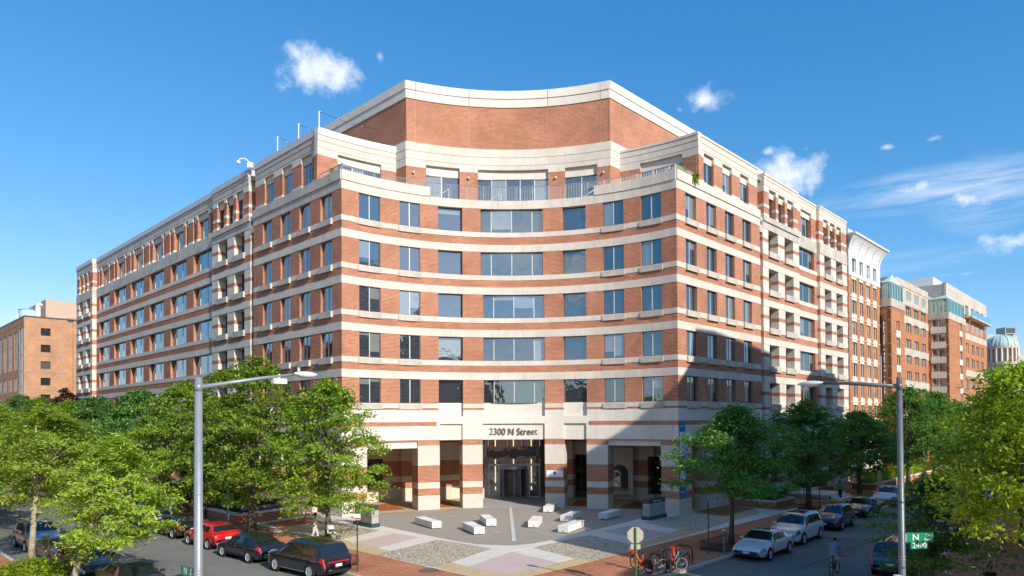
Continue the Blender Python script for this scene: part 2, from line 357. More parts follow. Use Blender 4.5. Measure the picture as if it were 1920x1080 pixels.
M['dark'] = P('dark_interior', (.02,.02,.022), .9)
M['copper'] = P('pale_green_copper', (.42,.56,.51), .6, var=.1)
M['copper_g'] = glassmat('turret_glass', .35, tint=(.8,1.,.95), dark=(.06,.10,.09), pl=0.)
# ---------------------------------------------------------------- facade mesher: a relief of rectangles (later ones win)
class Facade:
    def __init__(s, fn, back=-.45): s.fn = fn; s.r = []; s.back = back
    def rect(s, s0, s1, z0, z1, off, mat, key): s.r.append((s0, s1, z0, z1, off, mat, key))
    def hole(s, s0, s1, z0, z1, depth): s.r.append((s0, s1, z0, z1, -depth, None, None))
    def mesh(s, parent, origin, maxseg=None, stuff=()):
        S = sorted({round(v, 4) for r in s.r for v in r[:2]}); Z = sorted({round(v, 4) for r in s.r for v in r[2:4]})
        if maxseg:
            T = []
            for a, b in zip(S, S[1:]):
                n = max(1, math.ceil((b-a)/maxseg)); T += [a+(b-a)*k/n for k in range(n)]
            S = T+[S[-1]]
        Sa, Za = np.array(S), np.array(Z); sc, zc = (Sa[1:]+Sa[:-1])/2, (Za[1:]+Za[:-1])/2
        G = -np.ones((len(sc), len(zc)), int)
        for i, r in enumerate(s.r):
            a = np.where((sc > r[0]) & (sc < r[1]))[0]; b = np.where((zc > r[2]) & (zc < r[3]))[0]
            if len(a) and len(b): G[a[0]:a[-1]+1, b[0]:b[-1]+1] = i
        out = {}; comp = {}                      # pieces of the same part that do not touch become objects of their own
        for i in range(len(sc)):
            for j in range(len(zc)):
                if (i, j) in comp or G[i, j] < 0 or s.r[G[i, j]][6] is None: continue
                k = s.r[G[i, j]][6]; st = [(i, j)]; comp[(i, j)] = cid = len(comp)
                if k.split('#')[0] in stuff: continue
                while st:
                    a, b = st.pop()
                    for n in ((a+1, b), (a-1, b), (a, b+1), (a, b-1)):
                        if 0 <= n[0] < len(sc) and 0 <= n[1] < len(zc) and n not in comp and G[n] >= 0 and s.r[G[n]][6] == k: comp[n] = cid; st.append(n)
        def add(r, pts, uv, c=0): out.setdefault((r[6], 0 if r[6].split('#')[0] in stuff else c), MB()).face(pts, r[5], uv)
        f = s.fn
        for i in range(len(sc)):
            for j in range(len(zc)):
                g = G[i, j]
                r = s.r[g] if g >= 0 else None
                a, b, c, d = S[i], S[i+1], Z[j], Z[j+1]
                if r and r[5]:
                    o = r[4]; add(r, [f(a,o,c), f(b,o,c), f(b,o,d), f(a,o,d)], [(a,c),(b,c),(b,d),(a,d)], comp[(i, j)])
                # side to the right and above
                for (ii, jj, hor) in ((i+1, j, True), (i, j+1, False)):
                    if ii < len(sc) and jj < len(zc): q = s.r[G[ii, jj]] if G[ii, jj] >= 0 else None
                    else: q = None
                    oa = r[4] if r else s.back; ob = q[4] if q else s.back
                    if (r or q) and abs(oa-ob) > 1e-4:
                        w = r if (oa > ob) else q
                        if not w or not w[5]: w = r if (r and r[5]) else q
                        if not w or not w[5]: continue
                        cc = comp[(i, j)] if w is r else comp[(ii, jj)]
                        if hor: add(w, [f(b,oa,c), f(b,ob,c), f(b,ob,d), f(b,oa,d)], [(b+oa,c),(b+ob,c),(b+ob,d),(b+oa,d)], cc)
                        else: add(w, [f(a,oa,d), f(b,oa,d), f(b,ob,d), f(a,ob,d)], [(a,d+oa),(b,d+oa),(b,d+ob),(a,d+ob)], cc)
                for (cond, e) in ((i == 0, 's'), (j == 0, 'z')):
                    if cond and r and r[5] and abs(r[4]-s.back) > 1e-4:
                        o = r[4]; k = s.back
                        if e == 's': add(r, [f(a,o,c), f(a,k,c), f(a,k,d), f(a,o,d)], [(a+o,c),(a+k,c),(a+k,d),(a+o,d)], comp[(i, j)])
                        else: add(r, [f(a,o,c), f(b,o,c), f(b,k,c), f(a,k,c)], [(a,c+o),(b,c+o),(b,c+k),(a,c+k)], comp[(i, j)])
        for (k, _c), mb in out.items():
            nm = k.split('#')[0]; mb.build(nm, parent, origin, kind='stuff' if nm in stuff else None)
# ---------------------------------------------------------------- the corner office building
CX, CR, HW = 0.0, 13.235*math.sqrt(2), 13.235
def arcP(R):
    return lambda s, o, z: Vector(((R-o)*math.sin(s/R), (R-o)*math.cos(s/R)-HW, z))
def wingP(sx):
    return lambda s, o, z: Vector((sx*(HW+Q*s+Q*o), Q*s-Q*o, z))
OFF = thing('office_building', (0, 8, 0), 'large red brick and limestone office building with a concave curved corner front', 'building')
ORG = (0, 8, 0)
_wcache = {}
def window(P, s0, s1, z0, z1, depth, mull, parent=OFF, glass='glass', frame='frame', sill=None, name='window', org=ORG, sx=1, fb=.07, panes=True, trans=()):
    """frame with its panes and sill box; x runs along s as seen from outside, y points outward"""
    a, b = P(s0, -depth, z0), P(s1, -depth, z0)
    if (b-a).cross(P(s0, 1, z0)-P(s0, 0, z0)).z > 0: a, b = b, a; mull = [1-m for m in mull][::-1]
    w = (b-a).length; h = z1-z0; mid = (a+b)/2; rz = math.atan2((b-a).y, (b-a).x)
    key = (round(w, 2), round(h, 2), tuple(round(m, 2) for m in mull), frame, trans, fb)
    if key not in _wcache:
        f = MB(); m = M[frame]; m, mm = (M['frame_rim'], m) if frame == 'frame' else (m, m)
        f.box(-w/2, w/2, -.06, .06, 0, fb, m); f.box(-w/2, w/2, -.06, .06, h-fb, h, m)
        f.box(-w/2, -w/2+fb, -.06, .06, fb, h-fb, m); f.box(w/2-fb, w/2, -.06, .06, fb, h-fb, m)
        for u in mull: f.box(-w/2+u*w-.035, -w/2+u*w+.035, -.055, .055, fb, h-fb, mm)
        for u in trans: f.box(-w/2+fb, w/2-fb, -.05, .05, u*h-.03, u*h+.03, m)
        ps = []; e = [0]+list(mull)+[1]
        for u, v in zip(e, e[1:]):
            g = MB(); x0 = -w/2+u*w+.036 if u else -w/2+fb; x1 = -w/2+v*w-.036 if v < 1 else w/2-fb
            g.box(-(x1-x0)/2, (x1-x0)/2, -.012, .012, 0, h-2*fb, M['glass']); ps.append(((x0+x1)/2, g.mesh('pane')))
        _wcache[key] = (f.mesh(name), ps)
    fm, ps = _wcache[key]
    o = link(name, fm, parent, (mid.x-org[0], mid.y-org[1], z0-org[2]), rz)
    if panes:
        for i, (x, g) in enumerate(ps):
            gk = (key, i, glass)
            if gk not in _wcache:
                g2 = g.copy(); g2.materials.clear(); g2.materials.append(M[glass]); _wcache[gk] = g2
            link('pane', _wcache[gk], o, (x, 0, fb))
    if sill:
        sk = ('sill', round(w, 2), sill)
        if sk not in _wcache:
            q = MB(); d, hh = sill; q.box(-w/2-.1, w/2+.1, -.1, d, -hh, 0, M['stone_g']); _wcache[sk] = q.mesh('window_sill')
        link('window_sill', _wcache[sk], o, (0, -depth+.02+depth, -.08), PI)
        o.children[-1].location = (0, -depth, -.06)
    return o
T4 = [11.65, 15.35, 19.06, 22.77]
ROWS = [(t-2.68, t-.63) for t in T4] + [(23.84, 25.9)]          # window opening heights, bottom row first
def bands(F, a, b, off, cut=None, key='', stone_between=False, joints=None, lift=0.0):
    """horizontal brick and limestone banding of the upper floors between a and b"""
    wall = 'stone' if stone_between else 'brick'
    F.rect(a, b, 5.9, 25.9, off, M[wall], ('stone_wall' if stone_between else 'brick_wall')+'#'+key)
    K = [0]
    def band(z0, z1, o, mat='stone'):
        K[0] += 1
        if joints:
            J = [a]+[j for j in joints if a < j < b]+[b]
            for n, (u, v) in enumerate(zip(J, J[1:])):
                F.rect(u+(.009 if n else 0), v-(.009 if n < len(J)-2 else 0), z0, z1, o, M[mat], 'stone_panel#%s%d_%d' % (key, K[0], n))
                if n: F.rect(u-.009, u+.009, z0, z1, o-.015, M['joint'], 'joint_lines#'+key)
        else: F.rect(a, b, z0, z1, o, M[mat], 'stone_band#%s%d' % (key, K[0]))
    for t in T4: band(t-.63, t, off+.03)
    for z in [t-2.68 for t in T4]+[23.84]: band(z-.42 if z > 9.1 else z-.38, z, off+.03)
    if stone_between:
        F.rect(a, b, 8.41, 8.66, off, M['brick'], 'brick_wall#x'+key)
        for z in [t-3.1 for t in T4[1:]]+[23.40]: F.rect(a, b, z-.62, z, off, M['brick'], 'brick_wall#x'+key)
        for z0, z1 in ROWS: F.rect(a, b, z0+.82, z0+1.17, off, M['brick'], 'brick_wall#x'+key)
    band(7.42, 8.41, off+.03, 'stone_w')
    band(5.9, 7.07, off+.03, 'stone_w')
def ground_bands(F, a, b, off, key):
    for z0, z1, m in ((0,1.2,'stone_b'),(1.2,1.8,'brick'),(1.8,2.31,'stone_b'),(2.31,3.75,'brick'),(3.75,5.43,'stone_b'),(5.43,5.9,'brick')):
        F.rect(a, b, z0, z1, off+(.0 if m == 'brick' else .012), M[m], ('pier_brick#' if m == 'brick' else 'pier_stone#')+key)
# ---- curved front
A = lambda d: math.radians(d)*CR
FA = Facade(arcP(CR)); ks = A(45)
joints = [A(d) for d in (-43.2, -36.8, -26.5, -21, -15.6, -10, -3, 3.5, 11, 17.4, 22.8, 28, 33, 38, 43.4)]
bands(FA, -ks, ks, 0, key='arc', joints=joints)
FA.rect(-A(45), -A(19.5), 7.07, 7.42, 0, M['brick'], 'brick_wall#arc'); FA.rect(A(20.8), A(45), 7.07, 7.42, 0, M['brick'], 'brick_wall#arc')
FA.rect(-A(19.5), A(20.8), 6.0, 8.41, .03, M['stone_w'], 'stone_fascia#arc')
for n, (u, v) in enumerate(zip([-ks]+joints, joints+[ks])):                      # parapet of the terrace, lower in the middle
    top = 26.66 if (u > A(-22) and v < A(23)) else 27.4
    FA.rect(u+.009, v-.009, 25.9, min(top, 26.62), .03, M['stone'], 'stone_panel#cop%d' % n)
    if top > 27: FA.rect(u+.009, v-.009, 26.62, top, .10, M['stone'], 'stone_panel#cup%d' % n)
    FA.rect(v-.009, v+.009, 25.9, top, 0, M['joint'], 'joint_lines#arc')
PIERS = [(-45,-38.2),(-24.5,-18.7),(-12.6,-7.3),(9.2,14.3),(20.3,25.9),(40.2,45)]
ground_bands(FA, -ks, ks, 0, 'arc')
for a, b, z in ((-38.2,-24.5,5.22),(-18.7,-12.6,5.86),(-7.3,9.2,5.86),(14.3,20.3,5.86),(25.9,40.2,5.36)):
    FA.hole(A(a), A(b), 0, z, 1.7)
    FA.rect(A(a), A(b), z, 5.8 if abs(z-5.86) > .1 else 7.24, -.16, M['stone_w'], 'lintel_panel#%d' % a)
COLW = [(-40.2,-34.4),(-29.3,-23.7),(-18.9,-12.4),(-7.5,9.1),(14.3,20.5),(25.1,30.6),(35.3,40.8)]
for z0, z1 in ROWS:
    for k, (a, b) in enumerate(COLW):
        if k == 3: a, b = (-7.5, 9.0) if z0 > 18 else (-6.9, 9.3)
        dp = .16 if k in (0, 1, 5, 6) else .42
        FA.hole(A(a), A(b), z0, z1, dp+.12)
        window(arcP(CR), A(a), A(b), z0, z1, dp, [[.5],[.5],[],[.175,.5,.825],[],[.5],[.5]][k], glass='glass_hi' if (z0 > 15 and k in (0,1,2,3)) else 'glass',
               sill=(.11, .44) if dp < .2 else None)
for a, b in ((-18.9,-12.4),(-6.9,9.3),(14.3,20.5)): FA.rect(A(a), A(b), 7.88, 9.04, -.28, M['stone_w'], 'stone_apron#%d' % a)
FA.mesh(OFF, ORG, maxseg=.9, stuff=('joint_lines',))
# ---- wings
COLN = [(1.4,3.15),(4.85,6.6),(8.2,9.95),(11.6,13.35)]
MIDL = [(25.26,30.22),(32.31,37.06),(39.24,44.09),(46.27,51.17),(53.11,58.11),(60.27,65.05)]
def wing(sx, mids, e1, e2, rec, eo):
    W_ = wingP(sx); F = Facade(W_, back=-1.2); tg = 'R' if sx > 0 else 'L'
    jn = [2.2, 4.0, 7.4, 10.8, 14.2]
    F.rect(0, 15.2, 0, 5.9, 0, M['brick'], 'brick_wall#g'+tg)
    bands(F, 0, 15.2, 0, key='n'+tg, joints=jn)
    F.rect(15.2, 15.85, 0, 25.4, -.55, M['brick'], 'brick_wall#notch'+tg); F.rect(15.2, 15.85, 25.4, 26.9, .0, M['stone_g'], 'stone_band#notch'+tg)
    bands(F, 15.85, 24.7, 0, key='p'+tg, stone_between=True)
    bands(F, 24.7, e1, -.25, key='m'+tg); bands(F, e1, e2, eo, key='e'+tg, stone_between=True)
    for a, b, o in ((0,15.2,0),(15.85,24.7,0),(24.7,e1,-.25),(e1,e2,eo)): ground_bands(F, a, b, o, 'w%s%d' % (tg, a))
    # parapet and the set back seventh floor
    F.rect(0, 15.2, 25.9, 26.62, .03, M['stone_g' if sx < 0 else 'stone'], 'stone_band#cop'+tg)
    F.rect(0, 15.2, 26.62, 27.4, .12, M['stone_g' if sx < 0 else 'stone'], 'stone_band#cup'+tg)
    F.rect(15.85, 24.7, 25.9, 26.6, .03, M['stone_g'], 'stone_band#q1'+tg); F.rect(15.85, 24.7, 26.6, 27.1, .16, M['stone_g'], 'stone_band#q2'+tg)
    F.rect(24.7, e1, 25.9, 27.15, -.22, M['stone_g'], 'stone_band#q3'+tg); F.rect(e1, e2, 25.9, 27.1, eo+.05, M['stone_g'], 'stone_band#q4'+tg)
    for a, b, o, tp in ((3.62,15.2,-.2,31.3),(15.2,16.4,-.9,31.1),(16.4,24.7,-.1,31.15),(24.7,e1,-.3,31.1),(e1,e2,eo-.05,31.05)):
        k = '%s%d' % (tg, a*10)
        z7 = 27.4 if a < 15 else 27.1
        F.rect(a, b, z7, 29.62, o, M['brick'], 'brick_wall#7'+k)
        F.rect(a, b, z7, 27.75 if a < 15 else 27.5, o+.03, M['stone'], 'stone_band#7s'+k)
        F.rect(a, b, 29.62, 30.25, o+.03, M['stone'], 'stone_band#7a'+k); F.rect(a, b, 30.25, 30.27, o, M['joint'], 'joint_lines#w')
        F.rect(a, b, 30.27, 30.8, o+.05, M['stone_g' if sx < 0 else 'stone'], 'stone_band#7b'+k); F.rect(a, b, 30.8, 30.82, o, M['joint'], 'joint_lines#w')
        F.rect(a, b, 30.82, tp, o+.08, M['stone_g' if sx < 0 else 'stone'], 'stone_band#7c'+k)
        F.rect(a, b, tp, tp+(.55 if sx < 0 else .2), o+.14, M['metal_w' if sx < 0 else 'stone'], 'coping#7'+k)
        if b-a > 1.5 and (abs(a-16.4) < .1 or a == e1): F.rect(a, b, 28.1, 28.4, o+.03, M['stone'], 'stone_band#7d'+k)
    op = lambda a, b, z0, z1, d: F.hole(a, b, z0, z1, d)
    for z0, z1 in ROWS:
        for a, b in COLN:
            op(a, b, z0, z1, .36); window(W_, a, b, z0, z1, .24, [.5], sill=(.20,.48), glass='glass_hi' if sx < 0 else 'glass')
        for a, b in [(17.15,19.4),(21.0,23.2)]+[(r[0], r[1]) for r in rec]:
            o = 0 if a < 24 else eo
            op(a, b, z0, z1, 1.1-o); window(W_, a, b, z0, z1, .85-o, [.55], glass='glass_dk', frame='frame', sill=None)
            F.rect(a-.12, b+.12, z0-.60, z0-.04, o+.2, M['stone_g'], 'sill_block#%s%d_%d' % (tg, a, z0))
        for a, b in mids:
            op(a, b, z0, z1, .75); window(W_, a, b, z0, z1, .6, [.39,.78], glass='glass_hi' if sx < 0 else 'glass')
    for a, b in COLN[1:]:                                                        # seventh floor windows
        op(a, b, 27.35, 29.4, .55); F.rect(a, b, 29.4, 30.1, -.42, M['stone_w'], 'lintel_panel#%s%d' % (tg, a)); window(W_, a, b, 27.35, 29.4, .42, [.5])
    t3 = [(17.6,19.2),(19.8,21.4),(22.0,23.6)]; t4 = [(e1+1.3+2.1*k, e1+2.8+2.1*k) for k in range(3)]
    for a, b in t3+t4:
        o = -.1 if a < 24 else eo-.05
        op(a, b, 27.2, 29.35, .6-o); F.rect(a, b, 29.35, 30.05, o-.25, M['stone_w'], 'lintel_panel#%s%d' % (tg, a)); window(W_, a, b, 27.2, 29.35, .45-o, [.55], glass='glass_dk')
    for a, b in mids:
        c = (a+b)/2
        for d, w2, mu in ((0, 1.45, [.39,.78]), (-2.4, .38, []), (2.4, .38, [])):
            if c+d-w2 < 24.8 or c+d+w2 > e1-.1: continue
            op(c+d-w2, c+d+w2, 27.2, 29.4, .85); F.rect(c+d-w2, c+d+w2, 29.4, 30.05, -.5, M['stone_w'], 'lintel_panel#%s%d_%d' % (tg, c, d)); window(W_, c+d-w2, c+d+w2, 27.2, 29.4, .7, mu, glass='glass_hi' if sx < 0 else 'glass')
    # ground floor openings
    op(1.95, 4.5, 0, 5.3, 1.19)
    F.rect(1.95, 4.5, 0, 5.3, -1.1, M['brick'], 'brick_wall#niche'+tg)
    for a in ([7.6, 12.0, 17.2, 21.0] + ([25.6, 32.2, 36.0] if sx > 0 else [27, 33.5, 40.5, 47.5, 54.5, 61.5, 67.5, 71.5])):
        wd = 2.2 if a < 25 or a > e1 or sx > 0 else 3.2
        o = 0 if a < 24.7 else (-.25 if a < e1 else eo)
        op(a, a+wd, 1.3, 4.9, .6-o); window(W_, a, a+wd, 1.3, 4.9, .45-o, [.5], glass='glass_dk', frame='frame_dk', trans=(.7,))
    F.mesh(OFF, ORG, stuff=('joint_lines',))
    # end wall closing the wing, and roofs
    r = MB()
    pts = [W_(3.6,-.3,0), W_(e2,-.3,0), W_(e2,-17,0), W_(3.6,-17,0)]
    r.prism([(p.x, p.y) for p in pts], 30.6, 30.9, M['roof']); r.build('roof', OFF, ORG)
    g = MB(); a, b = W_(e2, eo-.02, 0), W_(e2, -17, 0)
    g.face([(a.x,a.y,0),(b.x,b.y,0),(b.x,b.y,31.2),(a.x,a.y,31.2)], M['brick'], [(0,0),(17,0),(17,31.2),(0,31.2)]); g.build('end_wall', OFF, ORG)
wing(-1, MIDL, 66.4, 74.8, [(67.5,69.6),(71.4,73.5)], .3)
wing(1, [(25.4,29.6)], 30.3, 39.1, [(31.7,33.8),(35.4,37.5)], .1)
# ---- terrace floor, seventh floor curved walls, tower
def fan(R0, R1, a0, a1, n=24):
    o = [(R0*math.sin(a), R0*math.cos(a)-HW) for a in np.linspace(a0, a1, n)]
    return o+[(R1*math.sin(a), R1*math.cos(a)-HW) for a in np.linspace(a1, a0, n)]
t = MB(); t.prism(fan(CR+.2, 40, math.radians(-45), math.radians(45)), 26.1, 26.5, M['roof']); t.build('terrace_floor', OFF, ORG)
R7 = 22.37; a7 = lambda d: math.radians(d)*R7
for sg in (-1, 1):
    F = Facade(arcP(R7)); s0, s1 = sorted((a7(45)*sg, a7(25.5)*sg)); k = '7a%d' % sg
    F.rect(s0, s1, 26.5, 29.62, 0, M['brick'], 'brick_wall#'+k)
    F.rect(s0, s1, 29.62, 30.25, .03, M['stone'], 'stone_band#1'+k); F.rect(s0, s1, 30.25, 30.27, 0, M['joint'], 'joint_lines#a')
    F.rect(s0, s1, 30.27, 30.8, .05, M['stone'], 'stone_band#2'+k); F.rect(s0, s1, 30.8, 30.82, 0, M['joint'], 'joint_lines#a')
    F.rect(s0, s1, 30.82, 31.3, .08, M['stone'], 'stone_band#3'+k); F.rect(s0, s1, 31.3, 31.85 if sg < 0 else 31.5, .14, M['white' if sg < 0 else 'stone'], 'coping#'+k)
    a, b = (-40.2,-30) if sg < 0 else (31.2,41.2)
    F.hole(a7(a), a7(b), 26.5, 29.35, .45); F.rect(a7(a), a7(b), 29.35, 30.05, -.22, M['stone_w'], 'lintel_panel#'+k)
    window(arcP(R7), a7(a), a7(b), 26.5, 29.35, .38, [.36,.6], glass='glass')
    F.mesh(OFF, ORG, maxseg=.8, stuff=('joint_lines',))
RT = 21.0; TA = 25.2; at_ = lambda d: math.radians(d)*RT
F = Facade(arcP(RT))
J = [-TA, -22.9, -9.6, 9.9, 22.9, TA]
def tower_bands(F, a, b, k):
    F.rect(a, b, 26.5, 29.85, 0, M['brick'], 'brick_wall#t'+k); F.rect(a, b, 32.0, 35.85, -.05, M['brick'], 'tower_brick_wall#'+k)
    for i, (z0, z1, o, m) in enumerate(((29.85,30.55,.03,'stone'),(30.57,31.25,.05,'stone'),(31.27,32.0,.08,'stone'),(35.85,36.6,.03,'stone_w'),(36.62,37.35,.1,'stone_w'))):
        F.rect(a, b, z0, z1, o, M[m], 'stone_band#t%s%d' % (k, i))
    for z in (30.55, 31.25, 36.6): F.rect(a, b, z, z+.02, 0, M['joint'], 'joint_lines#t')
for n in range(5):
    tower_bands(F, at_(J[n]), at_(J[n+1]), 'a%d' % n)
    if n: F.rect(at_(J[n])-.02, at_(J[n])+.02, 32.0, 37.3, -.07, M['joint_l'], 'joint_lines#t')
for a, b, mu in ((-20.3,-12.0,[.48]),(-7.5,9.9,[.2,.4,.6,.8]),(14.0,22.0,[.5])):
    F.hole(at_(a), at_(b), 26.5, 29.35, .5); F.rect(at_(a), at_(b), 29.35, 30.15, -.25, M['stone_w'], 'lintel_panel#t%d' % a)
    window(arcP(RT), at_(a), at_(b), 26.5, 29.35, .4, mu, glass='glass')
F.mesh(OFF, ORG, maxseg=.8, stuff=('joint_lines',))
tx, ty = RT*math.sin(math.radians(TA)), RT*math.cos(math.radians(TA))-HW
for sg in (-1, 1):
    F = Facade(lambda s, o, z, sg=sg: Vector((sg*(tx+Q*s+Q*o), ty+Q*s-Q*o, z)))
    tower_bands(F, 0, 31, 's%d' % sg); F.rect(1.9, 1.93, 32, 37.3, -.07, M['joint_l'], 'joint_lines#t%d' % sg)
    F.mesh(OFF, ORG, stuff=('joint_lines',))
r = MB(); pl = [((RT+.3)*math.sin(a), (RT+.3)*math.cos(a)-HW) for a in np.linspace(-math.radians(TA), math.radians(TA), 16)]
pl += [(tx+Q*31, ty+Q*31), (-tx-Q*31, ty+Q*31)]
r.prism(pl, 36.4, 36.6, M['roof']); r.build('roof', OFF, ORG)
# ---- portico: floor, ceiling, back wall
RB = 26.4; ab = lambda d: math.radians(d)*RB
F = Facade(arcP(RB))
ground_bands(F, ab(-44), ab(44), 0, 'back'); F.rect(ab(-44), ab(44), 5.9, 6.6, 0, M['stone'], 'stone_band#back')
for a in (-36.5, -23, -15.5, -8.6, 10.4, 17, 27.6, 37): ground_bands(F, ab(a), ab(a+3.2), .5, 'pb%d' % a)
for a, b, z0, z1 in ((-31.5,-26.5,1.35,4.0),(13.9,16.4,0,4.2),(29.5,34.5,.6,4.1),(-19.0,-16.5,0,4.3)):
    F.hole(ab(a), ab(b), z0, z1, .5); window(arcP(RB), ab(a), ab(b), z0, z1, .35, [.5], glass='glass_dk', frame='frame_dk')
F.hole(ab(-5.4), ab(7.6), 0, 6.6, .6)
F.mesh(OFF, ORG, maxseg=1.2)
_a = math.radians(23.7); T = lambda x, y, z: (25.9*math.sin(_a)+x*math.cos(_a)-y*math.sin(_a), 25.9*math.cos(_a)-HW-x*math.sin(_a)-y*math.cos(_a), z)
q = MB(); q.box(-1.25, 1.25, 0, .12, .5, 4.9, M['stone_w'], T); q.build('arch_surround', OFF, ORG)
q = MB(); pa = [(-.8,.9),(.8,.9)]+[(.8*math.cos(t_), 2.5+.8*math.sin(t_)) for t_ in np.linspace(0, PI, 12)]
q.face([T(x, .16, z) for x, z in pa], M['glass_dk']); q.build('arched_window', OFF, ORG)
q = MB()
for x in (-1.6, 0, 1.6): q.box(x-.025, x+.025, .9, .95, 0, 1.1, M['rail'], T)
q.box(-1.7, 1.7, .89, .96, 1.08, 1.13, M['rail'], T); q.build('arch_railing', OFF, ORG)
F = MB(); F.prism(fan(CR+1.5, 31, math.radians(-45), math.radians(45)), 6.35, 6.5, M['soffit']); F.build('portico_ceiling', OFF, ORG)
for d in (-31, 22.8, 33): 
    q = MB(); q.lathe([(0,0),(.26,0),(.26,.28),(.2,.3)], M['frame'], (24.2*math.sin(math.radians(d)), 24.2*math.cos(math.radians(d))-HW, 5.9), 14)
    q.lathe([(.0,-.01),(.2,-.01)], M['stone_w'], (24.2*math.sin(math.radians(d)), 24.2*math.cos(math.radians(d))-HW, 5.9), 14); q.build('ceiling_light', OFF, ORG)
# ---- entrance: glazed wall with revolving door and lit strips
EY = 12.95
g = MB(); fr, dk = M['rail'], M['frame_dk']
for x in (-2.0, -1.0, 1.95, 2.95): g.box(x-.06, x+.06, EY-.1, EY+.1, 0, 3.2, fr)
for x in (-2.62, 3.62): g.box(x-.05, x+.05, EY-.1, EY+.1, 0, 6.4, dk)
g.box(-2.1, 3.05, EY-.14, EY+.14, 3.1, 3.26, fr)
for x in (-1.5, .5, 1.4, 2.5): g.box(x-.02, x+.02, EY-.05, EY+.05, 3.26, 6.4, dk)
for x0, x1 in ((-1.94, -1.06), (2.01, 2.89)): g.box(x0, x1, EY-.08, EY+.02, 0, .12, M['white'])
ef = g.build('entrance_frame', OFF, ORG)
for i, (x0, x1, z0, z1) in enumerate(((-2.57,-2.06,.05,6.3),(-1.94,-1.06,.12,3.1),(2.01,2.89,.12,3.1),(3.01,3.57,.05,6.3),(-2.0,-.2,3.3,6.3),(-.17,1.2,3.3,6.3),(1.23,2.95,3.3,6.3))):
    q = MB(); q.box(x0, x1, EY-.01, EY+.02, z0, z1, M['entrance_glass']); q.build('pane', ef)
rd = MB(); cx, cy = .48, EY-.3
for a in np.linspace(0, PI*2, 13)[:-1]:
    if abs(math.cos(a)) > .7: rd.box(cx+1.3*math.cos(a)-.03, cx+1.3*math.cos(a)+.03, cy+1.3*math.sin(a)-.03, cy+1.3*math.sin(a)+.03, 0, 3.0, dk)
rd.lathe([(1.36,2.85),(1.36,3.08),(0,3.09)], fr, (cx, cy, 0), 28); rd.lathe([(1.25,2.84),(0,2.84)], dk, (cx, cy, 0), 28)
rd.tube([(cx,cy,0),(cx,cy,2.9)], .05, fr)
rv = rd.build('revolving_door', OFF, ORG)
for k in range(4):
    a = .5+k*PI/2; ca, sa = math.cos(a), math.sin(a)
    q = MB(); T = lambda x, y, z: (cx+x*ca-y*sa, cy+x*sa+y*ca, z)
    q.box(.08, 1.2, -.02, .02, .1, 2.8, M['entrance_glass'], T); q.box(.06, .12, -.03, .03, .0, 2.84, fr, T); q.box(1.17, 1.23, -.03, .03, 0, 2.84, fr, T)
    q.box(.08, 1.2, -.03, .03, 0, .14, fr, T); q.build('door_wing', rv)
for x in (-1.35, .42, 2.15):
    for z0, z1 in ((.75,1.1),(1.45,3.08),(3.3,3.75),(5.0,6.1)):
        q = MB(); q.box(x-.05, x+.05, EY-.16, EY-.13, z0, z1, M['warm']); q.build('light_strip', OFF, ORG)
q = MB(); q.box(-2.57, 3.57, EY+.05, EY+.1, 3.75, 5.0, P('lobby_grey_panel', (.28,.25,.215), .8)); q.build('transom_panel', OFF, ORG)
for x in (-1.5, 2.35):
    q = MB(); q.lathe([(0,0),(.13,0)], M['sign_white'], (x, EY-.13, 1.75), 16, 'y'); q.build('door_sticker', OFF, ORG)
# ---- lettering over the door
def text(s, size, mat, parent, loc, rot, extrude=.01, align='CENTER', name='lettering', bold=.0, sx=1.0):
    cu = bpy.data.curves.new('txt', 'FONT'); cu.body = s; cu.size = size; cu.extrude = extrude; cu.align_x = align; cu.align_y = 'CENTER'; cu.offset = bold
    o = bpy.data.objects.new('txt', cu); COL.objects.link(o); bpy.context.view_layer.update()
    me = bpy.data.meshes.new_from_object(o.evaluated_get(bpy.context.evaluated_depsgraph_get())); bpy.data.objects.remove(o)
    me.materials.clear(); me.materials.append(mat)
    for v in me.vertices: v.co.x *= sx
    n = link(name, me, parent); n.location = loc; n.rotation_euler = rot; return n
lt = text('2300 N Street', .82, M['ltr'], OFF, (.28, 5.515-8, 6.52), (PI/2, 0, math.radians(-.8)), .008, bold=.010, name='lettering')
_xs = [v.co.x for v in lt.data.vertices]; _k = 4.2/(max(_xs)-min(_xs))
for v in lt.data.vertices: v.co.x *= _k
# ---- railings of the terrace
rl = MB(); Rr = CR+.22
def arail(a0, a1, zb, zt, step=.14):
    n = max(2, int(math.radians(a1-a0)*Rr/step)); an = np.linspace(math.radians(a0), math.radians(a1), n)
    pt = [(Rr*math.sin(a), Rr*math.cos(a)-HW) for a in an]
    rl.tube([(x, y, zt) for x, y in pt[::3]+[pt[-1]]], .035, M['rail'], 6); rl.tube([(x, y, zb+.08) for x, y in pt[::3]+[pt[-1]]], .022, M['rail'], 6)
    for i, (x, y) in enumerate(pt): r = .028 if i % 10 == 0 else .011; rl.box(x-r, x+r, y-r, y+r, zb, zt, M['rail'])
arail(-44.5, -19.6, 27.4, 27.9); arail(-19.6, 21, 26.6, 27.9); arail(21, 44.5, 27.4, 27.9)
rl.build('terrace_railing', OFF, ORG)
for sg in (-1, 1):
    q = MB(); W_ = wingP(sg)
    p = [W_(s, -.15, 27.9) for s in (0, 3.5)]; q.tube(p, .035, M['rail'], 6)
    for s in np.arange(0.1, 3.5, .16): v = W_(s, -.15, 0); q.box(v.x-.011, v.x+.011, v.y-.011, v.y+.011, 27.4, 27.9, M['rail'])
    q.build('terrace_railing', OFF, ORG)
